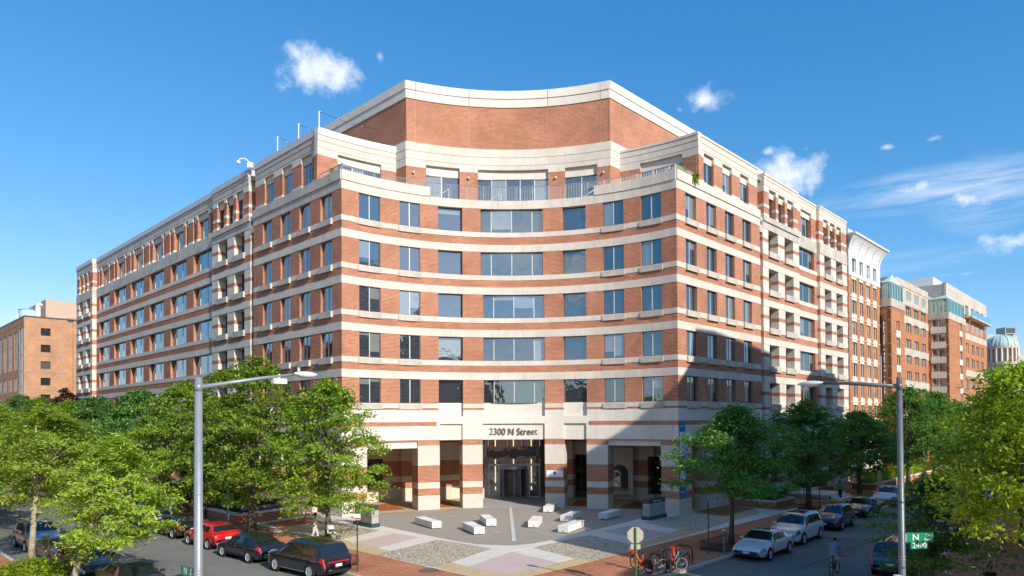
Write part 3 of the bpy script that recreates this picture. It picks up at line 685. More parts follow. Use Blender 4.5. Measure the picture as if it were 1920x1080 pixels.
for a, dz in ((-19.2,1),(-5.5,1),(19.0,1)):                                      # sloping handrails of the terrace steps
    a = math.radians(a); q = MB(); x, y = (Rr+.5)*math.sin(a), (Rr+.5)*math.cos(a)-HW
    q.tube([(x, y, 26.7), (x+1.2, y+.1, 27.6)], .03, M['white'], 6); q.tube([(x+1.2, y+.1, 26.5), (x+1.2, y+.1, 27.6)], .025, M['white'], 6); q.build('step_handrail', OFF, ORG)
# small wall lamps beside the terrace doors
for a in (-23.5, -9.8, 11.8, 23.6):
    r_ = math.radians(a); x, y = (RT-.15)*math.sin(r_), (RT-.15)*math.cos(r_)-HW
    q = MB(); q.ball((x, y, 29.3), .11, M['lamp_head'], 6); q.tube([(x, y, 29.3), (x*1.005, y+.15, 29.45)], .04, M['frame_dk'], 6); q.build('wall_lamp', OFF, ORG)
# ---------------------------------------------------------------- ground, roads, pavements
def struct(o, nm=None): o['kind'] = 'structure'; return o
def R2(a, b): return ((a+b)/2, (b-a)/2)           # a = x-y, b = x+y  -> (x, y)
def xy(d, s): return ((d+s)/2, (s-d)/2)           # d = x-y, s = x+y
g = MB(); g.face([(-1500,-1500,-.16),(1500,-1500,-.16),(1500,1500,-.16),(-1500,1500,-.16)], P('distant_ground', (.10,.11,.07), .95)); struct(g.build('ground'))
r = MB(); r.face([(x, y, -.13) for x, y in (xy(27,-1000), xy(45,-1000), xy(45,1000), xy(27,1000))], M['asph'])
struct(r.build('road'))
r = MB(); r.face([(x, y, -.126) for x, y in (xy(1000,-27), xy(1000,-44), xy(-1000,-44), xy(-1000,-27))], M['asph'])
struct(r.build('road'))
def block(d0, d1, s0, s1, rc, name, corner):
    """a kerbed pavement block; corner = which corner is rounded"""
    P4 = [(d0,s0),(d1,s0),(d1,s1),(d0,s1)]; out = []
    def poly(ins):
        o = []
        for i, (d, s) in enumerate(((d0+ins, s0+ins), (d1-ins, s0+ins), (d1-ins, s1-ins), (d0+ins, s1-ins))):
            if i == corner:
                R_ = rc-ins; cxs = [(1,1),(-1,1),(-1,-1),(1,-1)][i]
                cd_, cs_ = d+cxs[0]*R_, s+cxs[1]*R_
                a0 = {0: PI, 1: -PI/2, 2: 0, 3: PI/2}[i]
                for k in range(13): a = a0+PI/2*k/12; o.append(xy(cd_+R_*math.cos(a), cs_+R_*math.sin(a)))
            else: o.append(xy(d, s))
        return o
    a = MB(); a.prism(poly(.27), -.15, 0, M['walk']); struct(a.build(name))
    k = MB(); o, i = poly(0), poly(.26); n = len(o)
    for j in range(n):
        p, q, u, v = o[j], o[(j+1)%n], i[(j+1)%n], i[j]
        l = math.hypot(q[0]-p[0], q[1]-p[1]); c = max(1, min(60, int(l/1.8)))
        for t in range(c):
            if l > 150 and t*1.8 > 110 and (l-t*l/c) > 110: pass
            f0, f1 = t/c+.012/l, (t+1)/c-.012/l
            L_ = lambda A_, B_, f: (A_[0]+(B_[0]-A_[0])*f, A_[1]+(B_[1]-A_[1])*f)
            k.prism([L_(p,q,f0), L_(p,q,f1), L_(v,u,f1), L_(v,u,f0)], -.15, .006, M['kerb'], cap=False)
    struct(k.build('kerb'))
block(-220, 28.1, -28.2, 300, 9, 'pavement', 1)
block(39.8, 300, -28.2, 300, 8, 'pavement', 0)
block(-220, 28.1, -300, -43.2, 8, 'pavement', 2)
block(39.8, 300, -300, -43.2, 8, 'pavement', 3)
pl = MB(); base = [(-20.5,-2.6),(-.8,-22.2),(22.8,1.6),(18.5,6),(13.2,.3),(6,3.5),(0,4.6),(-6,3.5),(-13.2,.3),(-17,3.5)]
pl.prism(base, -.05, .004, M['conc']); PLZ = struct(pl.build('plaza_base', origin=(0,0,0)))
def clip(poly, conv):
    n = len(conv)
    for i in range(n):
        a, b = conv[i], conv[(i+1)%n]; out = []
        sd = lambda p: (b[0]-a[0])*(p[1]-a[1])-(b[1]-a[1])*(p[0]-a[0])
        for j in range(len(poly)):
            p, q = poly[j], poly[(j+1)%len(poly)]; sp, sq_ = sd(p), sd(q)
            if sp >= 0: out.append(p)
            if (sp >= 0) != (sq_ >= 0): t = sp/(sp-sq_); out.append((p[0]+(q[0]-p[0])*t, p[1]+(q[1]-p[1])*t))
        poly = out
        if len(poly) < 3: return []
    return poly
outer = [(-12.0,-1.4),(-9.95,-3.95),(-6.35,-8.1),(-3.6,-11.1),(-2.4,-12.15),(-1.3,-12.65),(-.1,-12.8),(.95,-12.3),(1.95,-11.35),(4.17,-8.84),(7.88,-4.37),(10.42,-1.1),(11.9,.9)]
circ = [(18.66*math.sin(a), 18.66*math.cos(a)-HW) for a in np.linspace(math.radians(43), math.radians(-43), 30)]
PZ = outer+circ
ground_layer = MB(); ground_layer.prism(PZ, -.04, .006, M['joint']); struct(ground_layer.build('plaza_joint_bed'))
rnd = random.Random(3); npv = 0; rest = MB(); cells = []
for j in range(-15, 9):
    y0 = j*.92
    for i in range(-11, 11):
        x0 = i*1.24+(.62 if j % 2 else 0)-.1
        c = clip([(x0+.012,y0+.012),(x0+1.228,y0+.012),(x0+1.228,y0+.908),(x0+.012,y0+.908)], PZ)
        if c: cells.append((y0, c))
cells.sort(key=lambda c: c[0])
for n, (y0, c) in enumerate(cells):
    mat = M['paver'] if rnd.random() < .55 else M['paver2']
    if n < 290: q = MB(); q.prism(c, 0, .012+rnd.random()*.004, mat, cap=False); q.build('paving_stone', PLZ)
    else: rest.prism(c, 0, .012+rnd.random()*.004, mat, cap=False)
if rest.f: rest.build('paving_stones_beyond', PLZ, kind='stuff')
q = MB()
for j in range(6, 15):
    for i in range(5): q.box(-2.6+i*1.24+.01, -2.6+(i+1)*1.24-.01, j*.92-.3+.01, (j+1)*.92-.3-.01, 0, .013, M['paver'])
q.build('doorway_paving', PLZ, kind='stuff')
q = MB(); q.box(-.02-.11, -.02+.13, -11.1, 4.9, 0, .03, M['strip']); q.build('marble_strip', PLZ)
for (a, b) in (((-2.9,-1.6),(-2.5,-2.6)),((-1.3,-7.0),(-.9,-7.9)),((1.6,-7.4),(2.1,-8.6)),((-5.2,.9),(-4.6,.2)),((-3.1,.6),(-2.6,-.8)),((5.4,-4.2),(5.9,-3.4))):
    q = MB(); d = Vector((b[0]-a[0], b[1]-a[1], 0)); nn = Vector((-d.y, d.x, 0)).normalized()*.035
    q.prism([(a[0]-nn.x,a[1]-nn.y),(b[0]-nn.x,b[1]-nn.y),(b[0]+nn.x,b[1]+nn.y),(a[0]+nn.x,a[1]+nn.y)], 0, .02, M['strip']); q.build('inlay_line', PLZ)
def slabs(p0, p1, q1, q0, n, mat, name, z=.012):
    """a strip from edge p0-q0 to edge p1-q1 cut into n slabs"""
    L_ = lambda A_, B_, f: (A_[0]+(B_[0]-A_[0])*f, A_[1]+(B_[1]-A_[1])*f)
    for k in range(n):
        e = .008/max(.3, math.hypot(p1[0]-p0[0], p1[1]-p0[1])/n); a, b = (k+e)/n, (k+1-e)/n
        m = MB(); m.prism([L_(p0,p1,a), L_(p0,p1,b), L_(q0,q1,b), L_(q0,q1,a)], 0, z+rnd.random()*.003, mat, cap=False); m.build(name, PLZ)
inn = [(-12.0,-1.4),(-9.95,-3.95),(-8.2,-6.0),(-6.35,-8.1),(-3.6,-11.1),(-2.2,-12.3),(-.1,-12.8),(1.4,-12.0),(2.6,-10.7),(4.17,-8.84),(5.6,-7.15),(7.88,-4.37),(9.3,-2.6),(10.42,-1.1),(11.9,.9)]
out_ = [(-13.6,-2.5),(-11.2,-4.9),(-9.08,-6.6),(-7.2,-8.45),(-4.82,-10.47),(-3.0,-12.05),(-.25,-14.6),(2.2,-12.2),(3.55,-10.7),(4.95,-9.15),(6.3,-7.55),(8.2,-5.44),(9.5,-4.03),(11.6,-1.9),(13.2,0)]
for (a, b, c, d) in zip(inn, inn[1:], out_[1:], out_): slabs(a, b, c, d, 2, M['conc'], 'concrete_slab')
slabs((-6.05,-9.58),(-8.12,-13.25),(-7.18,-14.18),(-4.82,-10.47), 4, M['conc'], 'concrete_slab')
slabs((-1.26,-13.58),(-3.46,-17.51),(-2.48,-18.54),(-.28,-14.66), 4, M['conc'], 'concrete_slab')
slabs((-9.08,-6.65),(-10.94,-10.09),(-9.96,-11.25),(-7.92,-7.85), 4, M['conc'], 'concrete_slab')
slabs((-.2,-14.62),(2.1,-17.76),(3.15,-16.76),(.99,-13.41), 4, M['conc'], 'concrete_slab')
slabs((4.95,-9.2),(7.08,-12.84),(8.25,-11.15),(6.05,-7.85), 4, M['conc'], 'concrete_slab')
slabs((8.2,-5.48),(10.21,-8.8),(11.32,-7.48),(9.5,-4.07), 4, M['conc'], 'concrete_slab')
for a in (((-7.92,-7.87),(-9.96,-11.25),(-8.12,-13.25),(-6.05,-9.6)), ((-.25,-14.66),(-2.48,-18.54),(-.6,-20.5),(2.1,-17.78)), ((6.07,-7.85),(8.25,-11.15),(10.21,-8.8),(8.2,-5.46))):
    slabs(a[0], a[1], a[2], a[3], 2, M['conc_p'], 'pink_slab')
for a, n in ((((-3.46,-17.53),(-.6,-20.5),(-.8,-22.2),(-4.25,-18.57)),2), (((-.6,-20.5),(3.15,-16.78),(4.12,-17.39),(-.8,-22.2)),3), (((-10.94,-10.11),(-7.18,-14.2),(-7.8,-15.27),(-12.0,-11.1)),3),
          (((7.08,-12.86),(11.32,-7.5),(12.37,-8.23),(7.68,-13.3)),4), (((13.6,.4),(14.76,1.48),(16.45,-1.13),(15.88,-3.9)),2), (((15.9,-3.9),(19.77,.38),(20.49,3.45),(16.47,-1.15)),3),
          (((-14.2,-2.1),(-12.5,-3.3),(-15.6,-7.2),(-16.6,-5.2)),2), (((-16.7,-5.3),(-18.4,-2.9),(-20.2,-2.9),(-16.4,-6.6)),2)):
    slabs(a[0], a[1], a[2], a[3], n, M['conc_y'], 'buff_slab')
for a in (((14.8,1.48),(18.57,5.86),(20.45,3.45),(16.5,-1.1)), ((-18.3,-2.8),(-15.9,.4),(-14.3,-2.1),(-16.6,-5.1))):
    m = MB(); m.prism(a, 0, .013, M['walk2']); m.build('brick_inset', PLZ)
for ang in ((-36.5,-26.5),(-17.8,-13.6),(15.2,19.4),(27.5,38.5)):
    m = MB(); m.prism(fan(19.9, 24.4, math.radians(ang[0]), math.radians(ang[1]), 8), 0, .020, M['walk2']); m.build('brick_inset', PLZ)
fl = MB(); fl.prism(fan(18.66, 26.6, math.radians(-45), math.radians(45)), -.03, .010, M['conc_y']); fl.build('portico_floor', PLZ)
def gravel(poly, label):
    """uneven bed of small stones: a fine grid with random heights clipped to the outline"""
    c = poly; a = sum(c[i][0]*c[(i+1)%len(c)][1]-c[(i+1)%len(c)][0]*c[i][1] for i in range(len(c)))
    if a < 0: c = c[::-1]
    m = MB(); m.prism(c, 0, .012, M['gravel'], cap=False)
    xs = [p[0] for p in c]; ys = [p[1] for p in c]; rr = random.Random(len(label)); area_ = abs(a)/2
    for k in range(int(area_*26)):
        x, y = rr.uniform(min(xs), max(xs)), rr.uniform(min(ys), max(ys))
        ok = all((c[(i+1)%len(c)][0]-c[i][0])*(y-c[i][1])-(c[(i+1)%len(c)][1]-c[i][1])*(x-c[i][0]) > 0 for i in range(len(c)))
        if not ok: continue
        s = rr.uniform(.025, .06); h = .013+s*rr.uniform(.2, .45); an = rr.random()*PI
        q = [(x+s*math.cos(an+j*PI/2)*(1 if j % 2 else .7), y+s*math.sin(an+j*PI/2)*(1 if j % 2 else .7)) for j in range(4)]
        for j in range(4): m.face([(q[j][0],q[j][1],.012),(q[(j+1)%4][0],q[(j+1)%4][1],.012),(x,y,h)], M['gravel'])
    o = m.build('gravel_bed', kind='stuff'); o['label'] = label; return o
gravel([(-4.85,-10.52),(-1.26,-13.62),(-3.46,-17.55),(-4.25,-18.57),(-7.8,-15.27),(-7.2,-14.2)], 'sunlit pebble bed in the paving left of the pink centre diamond')
gravel([(.99,-13.45),(4.9,-9.28),(7.1,-12.88),(7.66,-13.35),(4.12,-17.39),(3.17,-16.8)], 'pebble bed half in shadow right of the pink centre diamond')
gravel([(-13.6,-2.6),(-9.1,-6.7),(-10.96,-10.12),(-12.0,-11.1),(-15.6,-7.2)], 'pebble bed at the foot of the left sidewalk tree')
gravel([(9.55,-4.05),(13.3,.1),(13.6,.35),(15.86,-3.9),(12.37,-8.23),(11.34,-7.52)], 'grey shaded pebble bed beside the right monument sign')
m = MB(); m.lathe([(0,.016),(.5,.016),(.52,.012),(.52,0)], P('manhole_iron', (.16,.13,.10), .6, .5, .5, vs=14, var=.4), (-4.41,-19.39,0), 24)
tag(m.build('manhole_cover'), 'round iron manhole cover in the orange brick pavement', 'manhole cover')
# painted road markings and repair seams
mk_ = P('road_paint', (.55,.54,.50), .7, var=.3, vs=5)
for a, b in ((xy(33.9,-20), xy(33.9,60)),):
    pass
for k in range(6):
    q = MB(); p0, p1 = xy(29.0, -26.4+k*0), xy(39.0, -26.4)
rs = P('tar_seam', (.03,.029,.028), .8)
for (pts, w) in (([xy(-1,-36.4), xy(-18,-36.0), xy(-40,-36.3)], .05), ([xy(33.6,-5), xy(33.8,20), xy(33.5,50)], .05), ([xy(8,-31.5), xy(9,-34), xy(12,-38)], .04), ([xy(30,10), xy(36,11)], .05), ([xy(-14,-30), xy(-15,-41)], .05)):
    q = MB()
    for a, b in zip(pts, pts[1:]):
        d = Vector((b[0]-a[0], b[1]-a[1], 0)); nn = Vector((-d.y, d.x, 0)).normalized()*w/2
        q.face([(a[0]-nn.x,a[1]-nn.y,-.1205),(b[0]-nn.x,b[1]-nn.y,-.1205),(b[0]+nn.x,b[1]+nn.y,-.1205),(a[0]+nn.x,a[1]+nn.y,-.1205)], rs)
    struct(q.build('road_seam'))
for (x, y) in (xy(34,2), xy(10,-33)):
    q = MB(); q.lathe([(0,-.118),(.38,-.118),(.4,-.124)], P('road_manhole', (.06,.055,.05), .6, .5, .4), (x, y, 0), 20); struct(q.build('road_manhole'))
# ---------------------------------------------------------------- buildings around
def simple_building(name, loc, label, P_, s0, s1, z1, depth, wallmat, rows, cols, glass='glass', roofmat=None, frame='frame_dk', group=None, bandm=None, extra=None, mull=(.5,), dp=.25):
    t = thing(name, loc, label, 'building', group)
    F = Facade(P_, back=-1.); F.rect(s0, s1, 0, z1, 0, M[wallmat], 'brick_wall')
    if bandm:
        for z0, z2 in bandm[1]: F.rect(s0, s1, z0, z2, .06, M[bandm[0]], 'stone_band#%d' % (z0*10))
    if extra: extra(F, t)
    for z0, z2 in rows:
        for a, b in cols:
            F.hole(a, b, z0, z2, dp+.15); window(P_, a, b, z0, z2, dp, list(mull), parent=t, glass=glass, frame=frame, org=loc)
    F.mesh(t, loc)
    return t
# the block across the right street whose shadow lies on the facade (outside the picture)
def cast_P(s, o, z): return Vector((28+Q*s-Q*o*-1*-1, -28+Q*s+Q*o, z))
LC = (45, -10, 0)
tC = thing('apartment_block', LC, 'tall pale apartment block with stepped roof across the right hand street', 'building')
prof = [(-11.4,0),(-11.4,17.3),(-4.9,18.0),(-4.9,18.3),(-3.98,20.6),(-2.56,22.2),(-1.54,24.0),(-1.54,26.2),(3.06,26.9),(4.24,27.8),(6.27,29.6),(6.95,31.7),(6.95,32.3),(10,32.4),(21.5,31.3),(21.5,29.6),(22.4,29.6),(22.4,25.4),(31.1,25.4),(31.1,29.4),(33,30.5),(37.5,30.2),(40,29),(40,14),(120,14),(120,0)]
mb = MB(); nP = len(prof)
for k, o in ((0, 0.), (1, -16.)):
    pass
def cp(s, o, z): return (28+Q*s+Q*o, -28+Q*s-Q*o, z)
for (a, z0), (b, z1) in zip(prof, prof[1:]):
    if b > a+.01:
        mb.face([cp(a,0,0), cp(b,0,0), cp(b,0,z1), cp(a,0,z0)], M['stone_w'], [(a,0),(b,0),(b,z1),(a,z0)])
        mb.face([cp(a,0,z0), cp(b,0,z1), cp(b,16,z1), cp(a,16,z0)], M['roof'])
        mb.face([cp(a,16,0), cp(b,16,0), cp(b,16,z1), cp(a,16,z0)], M['brick'], [(a,0),(b,0),(b,z1),(a,z0)])
    else: mb.face([cp(a,0,z0), cp(a,16,z0), cp(a,16,z1), cp(a,0,z1)], M['brick'], [(0,z0),(16,z0),(16,z1),(0,z1)])
mb.build('wall', tC, LC)
for k in range(36):
    for r_ in range(9):
        s = -10+k*2.6; z = 3.2+r_*3.1; lim = min((z1 if b > a+.01 else 99) for (a, z0), (b, z1) in zip(prof, prof[1:]) if b > a+.01 and a-.1 <= s <= b+.1) if -11.4 < s < 120 else 0
        if z+1.9 < lim: window(lambda s, o, z: Vector(cp(s, -o, z)), s, s+1.4, z, z+1.7, -.03, [.5], parent=tC, frame='white', glass='glass_dk', org=LC, panes=True)
# two blocks behind the viewpoint and one across the left street: only their reflections reach the picture
def oppo(loc, ang, label, n, zt, wm, name='apartment_block'):
    ca, sa = math.cos(ang), math.sin(ang)
    Pq = lambda s, o, z: Vector((loc[0]+s*ca+o*sa, loc[1]+s*sa-o*ca, z))
    t = thing(name, loc, label, 'building'); m = MB(); T = lambda x, y, z: tuple(Pq(x, y, z))
    m.box(0, n*3.2, -14, 0, 0, zt, M[wm], T); m.build('wall', t, loc)
    q = MB()
    for k in range(n):
        for r_ in range(int(zt/3.3)-1): q.box(.8+k*3.2, 2.5+k*3.2, -.0, .05, 3.6+r_*3.3, 5.4+r_*3.3, M['glass_dk'], T)
    q.build('window_panes', t, loc, kind='stuff')
oppo((-46,-11.5,0), PI*.75, 'brown brick block across the left hand street behind the parked cars', 24, 21, 'brick_b3')
oppo((52,-96,0), PI, 'grey stone block behind the viewpoint to the right', 14, 24, 'stone_g')
oppo((-6,-102,0), PI, 'red brick block behind the viewpoint to the left', 18, 17, 'brick')
# ---------------------------------------------------------------- neighbours along the right street
WR = wingP(1); WL = wingP(-1)
L2_ = (45, 31, 0)
rows2 = [(25.55-2.58*k, 27.25-2.58*k) for k in range(10)]; cols2 = [(41.0,42.7),(43.85,45.25),(46.6,48.0),(49.25,50.7)]
def ex2(F, t):
    F.rect(39.9, 52.2, 25.1, 30.6, .06, M['white'], 'white_attic')
    for k in range(10):
        for a, b in cols2: F.rect(a-.05, b+.05, 25.55-2.58*k-.95, 25.55-2.58*k, .02, M['stone_w'], 'spandrel#%d_%d' % (k, a))
        F.rect(39.9, 52.2, 24.66-2.58*k+.35, 24.66-2.58*k+.42, .08, M['stone_w'], 'string_course#%d' % k)
    F.rect(39.9, 52.2, 0, 3.6, .1, M['stone_w'], 'stone_base')
t2 = simple_building('tower_building', L2_, 'tall narrow building with white flared cornice and paired tall windows', WR, 39.9, 52.2, 25.5, 10, 'brick_b3', rows2, cols2, glass='glass', frame='white', extra=ex2, dp=.22)
m = MB(); n = 14; prof = [(27.5+2.2*f, .06+.85*f**2.4) for f in np.linspace(0, 1, 9)]+[(29.75, 1.05), (29.95, 1.1), (29.98, -.5)]
S_ = [39.2]+list(np.linspace(39.9, 52.2, 10))+[52.9]
for (z0, o0), (z1, o1) in zip(prof, prof[1:]):
    for a, b in zip(S_[1:-1], S_[2:-1]): m.face([WR(a,o0,z0), WR(b,o0,z0), WR(b,o1,z1), WR(a,o1,z1)], M['white'])
    m.face([WR(52.2+o0*.6,o0,z0), WR(52.2+o1*.6,o1,z1), WR(52.2+o1*.6,-8,z1), WR(52.2+o0*.6,-8,z0)], M['white'])
    m.face([WR(52.2,o0,z0), WR(52.2+o0*.6,o0,z0), WR(52.2+o1*.6,o1,z1), WR(52.2,o1,z1)], M['white'])
    m.face([WR(39.9-o0*.6,o0,z0), WR(39.9-o1*.6,o1,z1), WR(39.9-o1*.6,-8,z1), WR(39.9-o0*.6,-8,z0)], M['white'])
    m.face([WR(39.9,o0,z0), WR(39.9-o0*.6,o0,z0), WR(39.9-o1*.6,o1,z1), WR(39.9,o1,z1)], M['white'])
m.build('cornice', t2, L2_)
for k, s in enumerate((40.4, 43.25, 45.9, 48.6, 51.5)):                          # fluted ribs dying into the flare
    q = MB()
    for (z0, o0), (z1, o1) in zip(prof[:7], prof[1:8]): q.face([WR(s-.22,o0+.02,z0), WR(s+.22,o0+.02,z0), WR(s+.22*(1-(z1-27.5)/3),o1+.12,z1), WR(s-.22*(1-(z1-27.5)/3),o1+.12,z1)], M['white'])
    q.build('flare_rib', t2, L2_)
sd = MB(); a, b = WR(52.2,0,0), WR(52.2,-14,0); sd.face([(a.x,a.y,0),(b.x,b.y,0),(b.x,b.y,29.9),(a.x,a.y,29.9)], M['brick_b3'], [(0,0),(14,0),(14,29.9),(0,29.9)])
a, b = WR(39.9,0,0), WR(39.9,-14,0); sd.face([(a.x,a.y,0),(b.x,b.y,0),(b.x,b.y,29.9),(a.x,a.y,29.9)], M['white']); sd.build('side_wall', t2, L2_)
# banner hanging at the edge of the tower building
t = thing('lease_banner', tuple(WR(52.0,.35,10)), 'long dark vertical banner with white lettering on the edge of the white corniced building', 'banner')
q = MB(); T = lambda x, y, z: tuple(WR(52.0+x, y, z)); o0 = tuple(WR(52.0,.35,10))
q.box(-.1, 1.25, .30, .36, 9.6, 21.5, M['frame_dk'], T); q.build('banner_cloth', t, o0)
k = text('LEASE NOW : 202', 1.25, M['sign_white'], t, (0,0,0), (0,0,0), .01, bold=.01); k.location = WR(52.58,.40,15.6)-Vector(o0)
k.rotation_euler = (Matrix.Rotation(PI/4, 3, 'Z') @ Matrix.Rotation(PI/2, 3, 'X') @ Matrix.Rotation(-PI/2, 3, 'Z')).to_euler()
# ---- hotel with glass turrets
L3_ = (75, 60, 0)
rows3 = [(22.7-2.38*k-.05, 24.0-2.38*k+.0) for k in range(10)]
colA = [(59.8,62.6),(64.5,67.2),(68.8,71.4),(73.1,75.6)]
def ex3(F, t):
    F.rect(59.2, 77.2, 24.2, 27.7, .05, M['stone_g'], 'attic_band'); F.rect(59.2, 77.2, 26.65, 26.75, .07, M['brick_b3'], 'attic_line')
    for a, b in colA: F.hole(a, b, 24.95, 26.3, .4); window(WR, a, b, 24.95, 26.3, .25, [.33,.66], parent=t, glass='glass', org=L3_, frame='white')
    for z in (21.45, 16.7, 11.9, 7.1): F.rect(59.2, 77.2, z-.0, z+1.15, .06, M['stone_g'], 'stone_band#h%d' % z)
t3 = simple_building('hotel', L3_, 'long orange brick hotel with pale bands and green glass roof turrets', WR, 59.2, 77.2, 24.2, 12, 'brick_b3', rows3, colA, glass='glass', frame='white', extra=ex3, mull=(.33,.66))
def turret(s0, s1, p, z1, rows, wins, k):
    F = Facade(lambda s, o, z: WR(s, o+p, z), back=-.45)
    F.rect(s0, s1, 0, z1, 0, M['brick_b3'], 'brick_wall')
    for z in np.arange(2, z1-1, 1.55): F.rect(s0, s1, z, z+.12, -.05, M['joint'], 'brick_groove')
    F.rect(s0, s1, z1-1.1, z1, .08, M['stone_g'], 'stone_band#t')
    for z0, z2 in rows:
        for a, b in wins: F.hole(a, b, z0, z2, .4); F.rect(a-.3, b+.3, z0-.9, z0-.02, .04, M['stone_w'], 'spandrel#%d%d' % (k, z0)); window(lambda s, o, z: WR(s, o+p, z), a, b, z0, z2, .25, [.5], parent=t3, org=L3_, frame='white')
    F.mesh(t3, L3_)
    # side face turned to the viewpoint
    SP = lambda s, o, z: WR(s0-o, s-.0, z)
    F = Facade(SP, back=-.3); F.rect(0, p, 0, z1, 0, M['brick_b3'], 'brick_wall')
    for z in np.arange(2, z1-1, 1.55): F.rect(0, p, z, z+.12, -.05, M['joint'], 'brick_groove')
    F.rect(0, p, z1-1.1, z1, .08, M['stone_g'], 'stone_band#t')
    if p > 2:
        for z0, z2 in rows: F.rect(.35, p-.35, z0-1.0, z0-.02, .05, M['stone_w'], 'spandrel#s%d%d' % (k, z0)); F.hole(.5, p-.5, z0, z2, .35); window(SP, .5, p-.5, z0, z2, .2, [.5], parent=t3, org=L3_, frame='white')
    F.mesh(t3, L3_)
    h = 2.2; c = (s0+s1)/2; g = MB(); b = [WR(s0+.2,p-.2,z1), WR(s1-.2,p-.2,z1), WR(s1-.2,.0,z1), WR(s0+.2,.0,z1)]; tp = [v+Vector((0,0,h)) for v in b]; ap = WR(c, p/2, z1+h+1.5)
    for i in range(4): g.face([b[i], b[(i+1)%4], tp[(i+1)%4], tp[i]], M['copper_g'])
    g.build('turret_glazing', t3, L3_)
    g = MB()
    for i in range(4): g.face([tp[i]+Vector((0,0,.01)), tp[(i+1)%4]+Vector((0,0,.01)), ap], M['copper'])
    for i in range(4):
        for f in np.linspace(0, 1, 6): v = b[i].lerp(b[(i+1)%4], float(f)); g.tube([v, v+Vector((0,0,h))], .1, M['copper'], 4)
        g.tube([tp[i], tp[(i+1)%4]], .2, M['copper'], 4)
    g.build('turret_roof', t3, L3_)
turret(52.5, 59.0, 1.2, 23.6, [(21.9-2.38*k, 23.2-2.38*k) for k in range(1, 9)], [(55.2,56.6)], 1)
turret(77.2, 89.5, 2.8, 24.3, [(22.0-2.38*k, 23.3-2.38*k) for k in range(0, 9)], [(85.2,86.6)], 2)
F = Facade(WR, back=-.6); F.rect(89.5, 125, 0, 31, 0, M['brick_b3'], 'brick_wall'); F.rect(89.5, 125, 26.6, 31.1, .05, M['stone_g'], 'stone_band#r1')
for z in (22.5, 15.5): F.rect(103, 125, z, z+1.2, .05, M['stone_g'], 'stone_band#r%d' % z)
for a in (104.6, 109.8, 114.2, 118.8):
    for z0, z1 in ((27.1,28.9),(24.1,25.9),(19.9,21.8),(17.2,19.0),(13,14.8),(10.2,12)): F.hole(a, a+2.8, z0, z1, .4); window(WR, a, a+2.8, z0, z1, .25, [.5], parent=t3, org=L3_, frame='white')
    F.rect(a-.9, a+3.6, 26.4, 26.7, 1.3, M['stone_g'], 'balcony_slab#%d' % a)
F.mesh(t3, L3_)
for a in (104.6, 109.8, 114.2, 118.8):
    q = MB(); T = lambda x, y, z: tuple(WR(x, y, z)); q.box(a-.9, a+3.6, 1.2, 1.26, 26.7, 27.8, M['copper_g'], T); q.build('balcony_glass', t3, L3_)
q = MB(); q.prism([(94.3,94.4),(94.3+17,94.4+17),(94.3-3,94.4+37),(94.3-20,94.4+20)], 24, 38.6, M['white']); q.build('plant_room', t3, L3_)
q = MB(); p4 = [WR(59.2,0,0), WR(125,0,0), WR(125,-20,0), WR(59.2,-20,0)]; q.prism([(p.x,p.y) for p in p4], 24, 27.2, M['roof']); p4 = [WR(89.5,-.3,0), WR(125,-.3,0), WR(125,-20,0), WR(89.5,-20,0)]; q.prism([(p.x,p.y) for p in p4], 24, 30.9, M['stone_g']); q.build('roof', t3, L3_)
a, b = WR(59.2,0,0), WR(59.2,-12,0); q = MB(); q.face([(a.x,a.y,24),(b.x,b.y,24),(b.x,b.y,27.7),(a.x,a.y,27.7)], M['stone_g']); q.build('end_wall', t3, L3_)
q = MB(); v = WR(60, -3, 27.3); q.lathe([(.5,0),(.7,.5),(.3,.9),(0,1)], M['frame_dk'], (v.x, v.y, 27.4), 10); q.build('roof_vent', t3, L3_)
# ---- far rotunda and tan block
LD = (152, 152, 0); t = thing('rotunda_building', LD, 'distant tan stone building with a green domed rotunda', 'building')
q = MB(); q.lathe([(4.2,0),(4.2,23.5),(4.6,23.6),(4.6,24.4),(3.9,24.5),(3.9,28.3),(4.5,28.5),(4.5,29.3)], M['stone_g'], LD, 28); q.build('drum', t, LD)
q = MB()
for k in range(20): a = k*PI/10; q.box(152+4.3*math.cos(a)-.22, 152+4.3*math.cos(a)+.22, 152+4.3*math.sin(a)-.22, 152+4.3*math.sin(a)+.22, 24.4, 28.5, M['stone'])
for k in range(20): a = k*PI/10+.15; q.box(152+4.2*math.cos(a)-.3, 152+4.2*math.cos(a)+.3, 152+4.2*math.sin(a)-.3, 152+4.2*math.sin(a)+.3, 20, 23, M['glass_dk'])
q.build('columns', t, LD, kind='stuff')
q = MB(); q.lathe([(4.4*math.cos(a), 29.3+3.6*math.sin(a)) for a in np.linspace(0, PI/2, 9)], M['copper'], LD, 28)
for k in range(14): a = k*PI/7; q.tube([(152+4.45*math.cos(b_)*math.cos(a), 152+4.45*math.cos(b_)*math.sin(a), 29.3+3.65*math.sin(b_)) for b_ in np.linspace(0, 1.5, 7)], .09, M['copper'], 4)
q.build('dome', t, LD)
q = MB(); q.prism([(154,158),(180,158),(180,185),(154,185)], 0, 27.5, M['stone_g']); q.prism([(153,160),(163,160),(163,176),(153,176)], 27.5, 34.0, M['stone_g']); q.prism([(160,156),(176,156),(176,158.2),(160,158.2)], 0, 26, M['stone_g'])
q.build('wall', t, LD)
q = MB()
for k in range(7): q.box(158.6+k*2.3, 159.6+k*2.3, 155.9, 156.1, 20, 25, M['glass_dk'])
q.build('window_slots', t, LD, kind='stuff')
q = MB(); q.box(158.5, 162, 159, 163, 34, 36.2, M['lamp']); q.box(158.9, 161.6, 158.9, 159.1, 34.4, 35.9, M['frame_dk']); q.build('roof_plant', t, LD)
